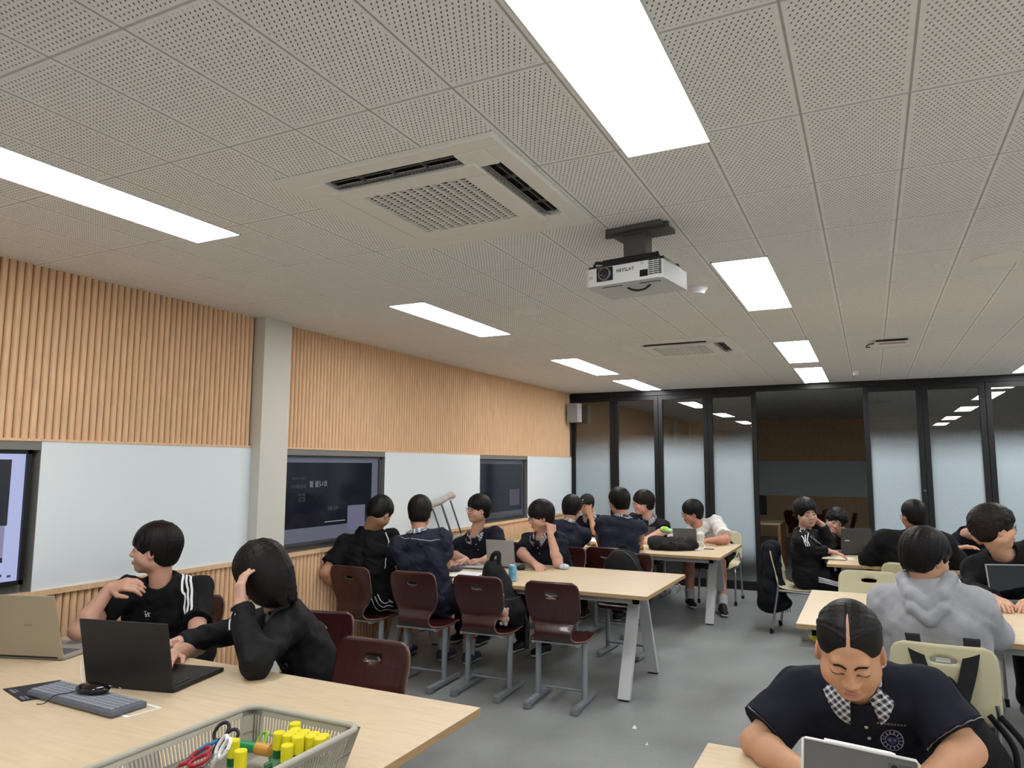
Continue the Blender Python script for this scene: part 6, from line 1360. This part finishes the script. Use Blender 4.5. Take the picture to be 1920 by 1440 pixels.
o = MB().box((w_/2-.058, -.0065, hh-.032), (w_/2-.010, -.004, hh-.012), bev=.008).build('camera_block', mat('camera_grey', (70, 70, 66), .3), t); o.data.transform(X)
mb = MB()
for q in (-.047, -.022): mb.lathe([(0, .0025), (.0065, .0025), (.0075, 0)], X=X @ Matrix.Translation((w_/2+q, -.0055, hh-.022)) @ Matrix.Rotation(PI/2, 4, 'X'), n=14)
mb.build('camera_lens', mat('gloss_black', (12, 12, 13), .1), t)
# crutches against the white board
def crutch(lab, top, foot, rz):
    t = thing('crutch', lab, 'crutch', foot, 0, None); d = Vector(top)-Vector(foot); L = d.length; q = d.to_track_quat('Z', 'Y'); t.rotation_mode = 'QUATERNION'; t.rotation_quaternion = q @ Matrix.Rotation(rz, 4, 'Z').to_quaternion()
    AL = mat('crutch_aluminium', (120, 122, 124), .35, metal=.6)
    for s in (-1, 1): MB().tube([(s*.012, 0, .35), (s*.045, 0, .6), (s*.05, 0, L-.04)], .009, 8).build('side_tube', AL, t)
    MB().tube([(0, 0, .02), (0, 0, .62)], .011, 8).build('lower_tube', AL, t); g = Grid((-.13, -.06, L-.07), (.13, .06, L+.05), .006); g.cone((-.09, 0, L-.005), (.09, 0, L+.005), .032, .034); wrinkle(g, .004, 60, 2)
    g.build('underarm_pad', [mat('off_white_foam', (196, 192, 186), .9, bump=.4, bscale=80)], t, (0, 0, 0)); MB().tube([(-.05, 0, L-.42), (.05, 0, L-.42)], .016, 8).build('hand_grip', mat('off_white_foam', (196, 192, 186), .9), t); MB().lathe([(0, 0), (.022, 0), (.016, .05), (.012, .05)], n=12).build('rubber_tip', RUB, t)
crutch('aluminium crutch with white pad, the front one leaning on the white board', (-3.93, 6.40, 1.30), (-3.68, 6.86, .0), 1.35)
crutch('aluminium crutch with white pad, half hidden behind the front crutch', (-3.94, 6.25, 1.26), (-3.72, 6.72, .0), 1.35)
# scraps on the floor
for q, lab in (((-1.407, 4.599, 0.000), 'larger torn white paper scrap on the open floor'), ((-1.263, 4.369, 0.000), 'tiny white paper scrap on the floor nearest the camera')):
    mb = MB(); s = .016 if 'larger' in lab else .009; mb.add([(-s, -s*.6, .001), (s, -s*.4, .001), (s*.5, s, .006), (-s*.2, s*.7, .018), (-s*.7, s*.2, .004)], [(0, 1, 2, 3, 4), (4, 3, 2, 1, 0)]); o = mb.build('paper_scrap', PAPER); o.location = (q[0], q[1], 0); tag(o, lab, 'paper scrap', 'paper scraps on the floor')
# the dark neighbouring room
t = thing('desk', 'pale wooden desk seen through the doorway in the dark room', 'desk', (-1.78, 12.7, 0)); MB().box((-.45, -.4, .71), (.45, .4, .74)).build('desktop', WOOD, t)
for s in (-1, 1): MB().box((s*.43-.02, -.38, 0), (s*.43+.02, .38, .71)).build('side_panel', mat('pine_panel', (176, 132, 88), .6), t)
MB().box((-.41, -.3, .36), (.41, .3, .38)).build('shelf', mat('pine_panel', (176, 132, 88), .6), t)
t = thing('monitor', 'black computer monitor on the desk in the dark room', 'monitor', (-1.8, 12.6, .74), .5); MB().box((-.25, -.02, .1), (.25, .02, .42), bev=.006).build('screen_housing', BLK, t); MB().box((-.03, 0, 0), (.03, .03, .14)).build('stand', BLK, t); MB().box((-.1, -.08, 0), (.1, .1, .01)).build('stand_base', BLK, t)
for i, (x, y, a) in enumerate(((-.95, 13.4, 30), (-.5, 13.9, 80), (-1.2, 14.3, -20), (-.1, 14.6, 120), (-.7, 15.0, 10))):
    put(bc, ub, x, y, a, ['dark chair just inside the doorway of the dark room', 'dark chair left behind the smiling person in the dark room', 'dark chair farther back beside the desk in the dark room', 'dark chair right of the others in the dark room', 'rearmost dark chair in the dark room'][i])
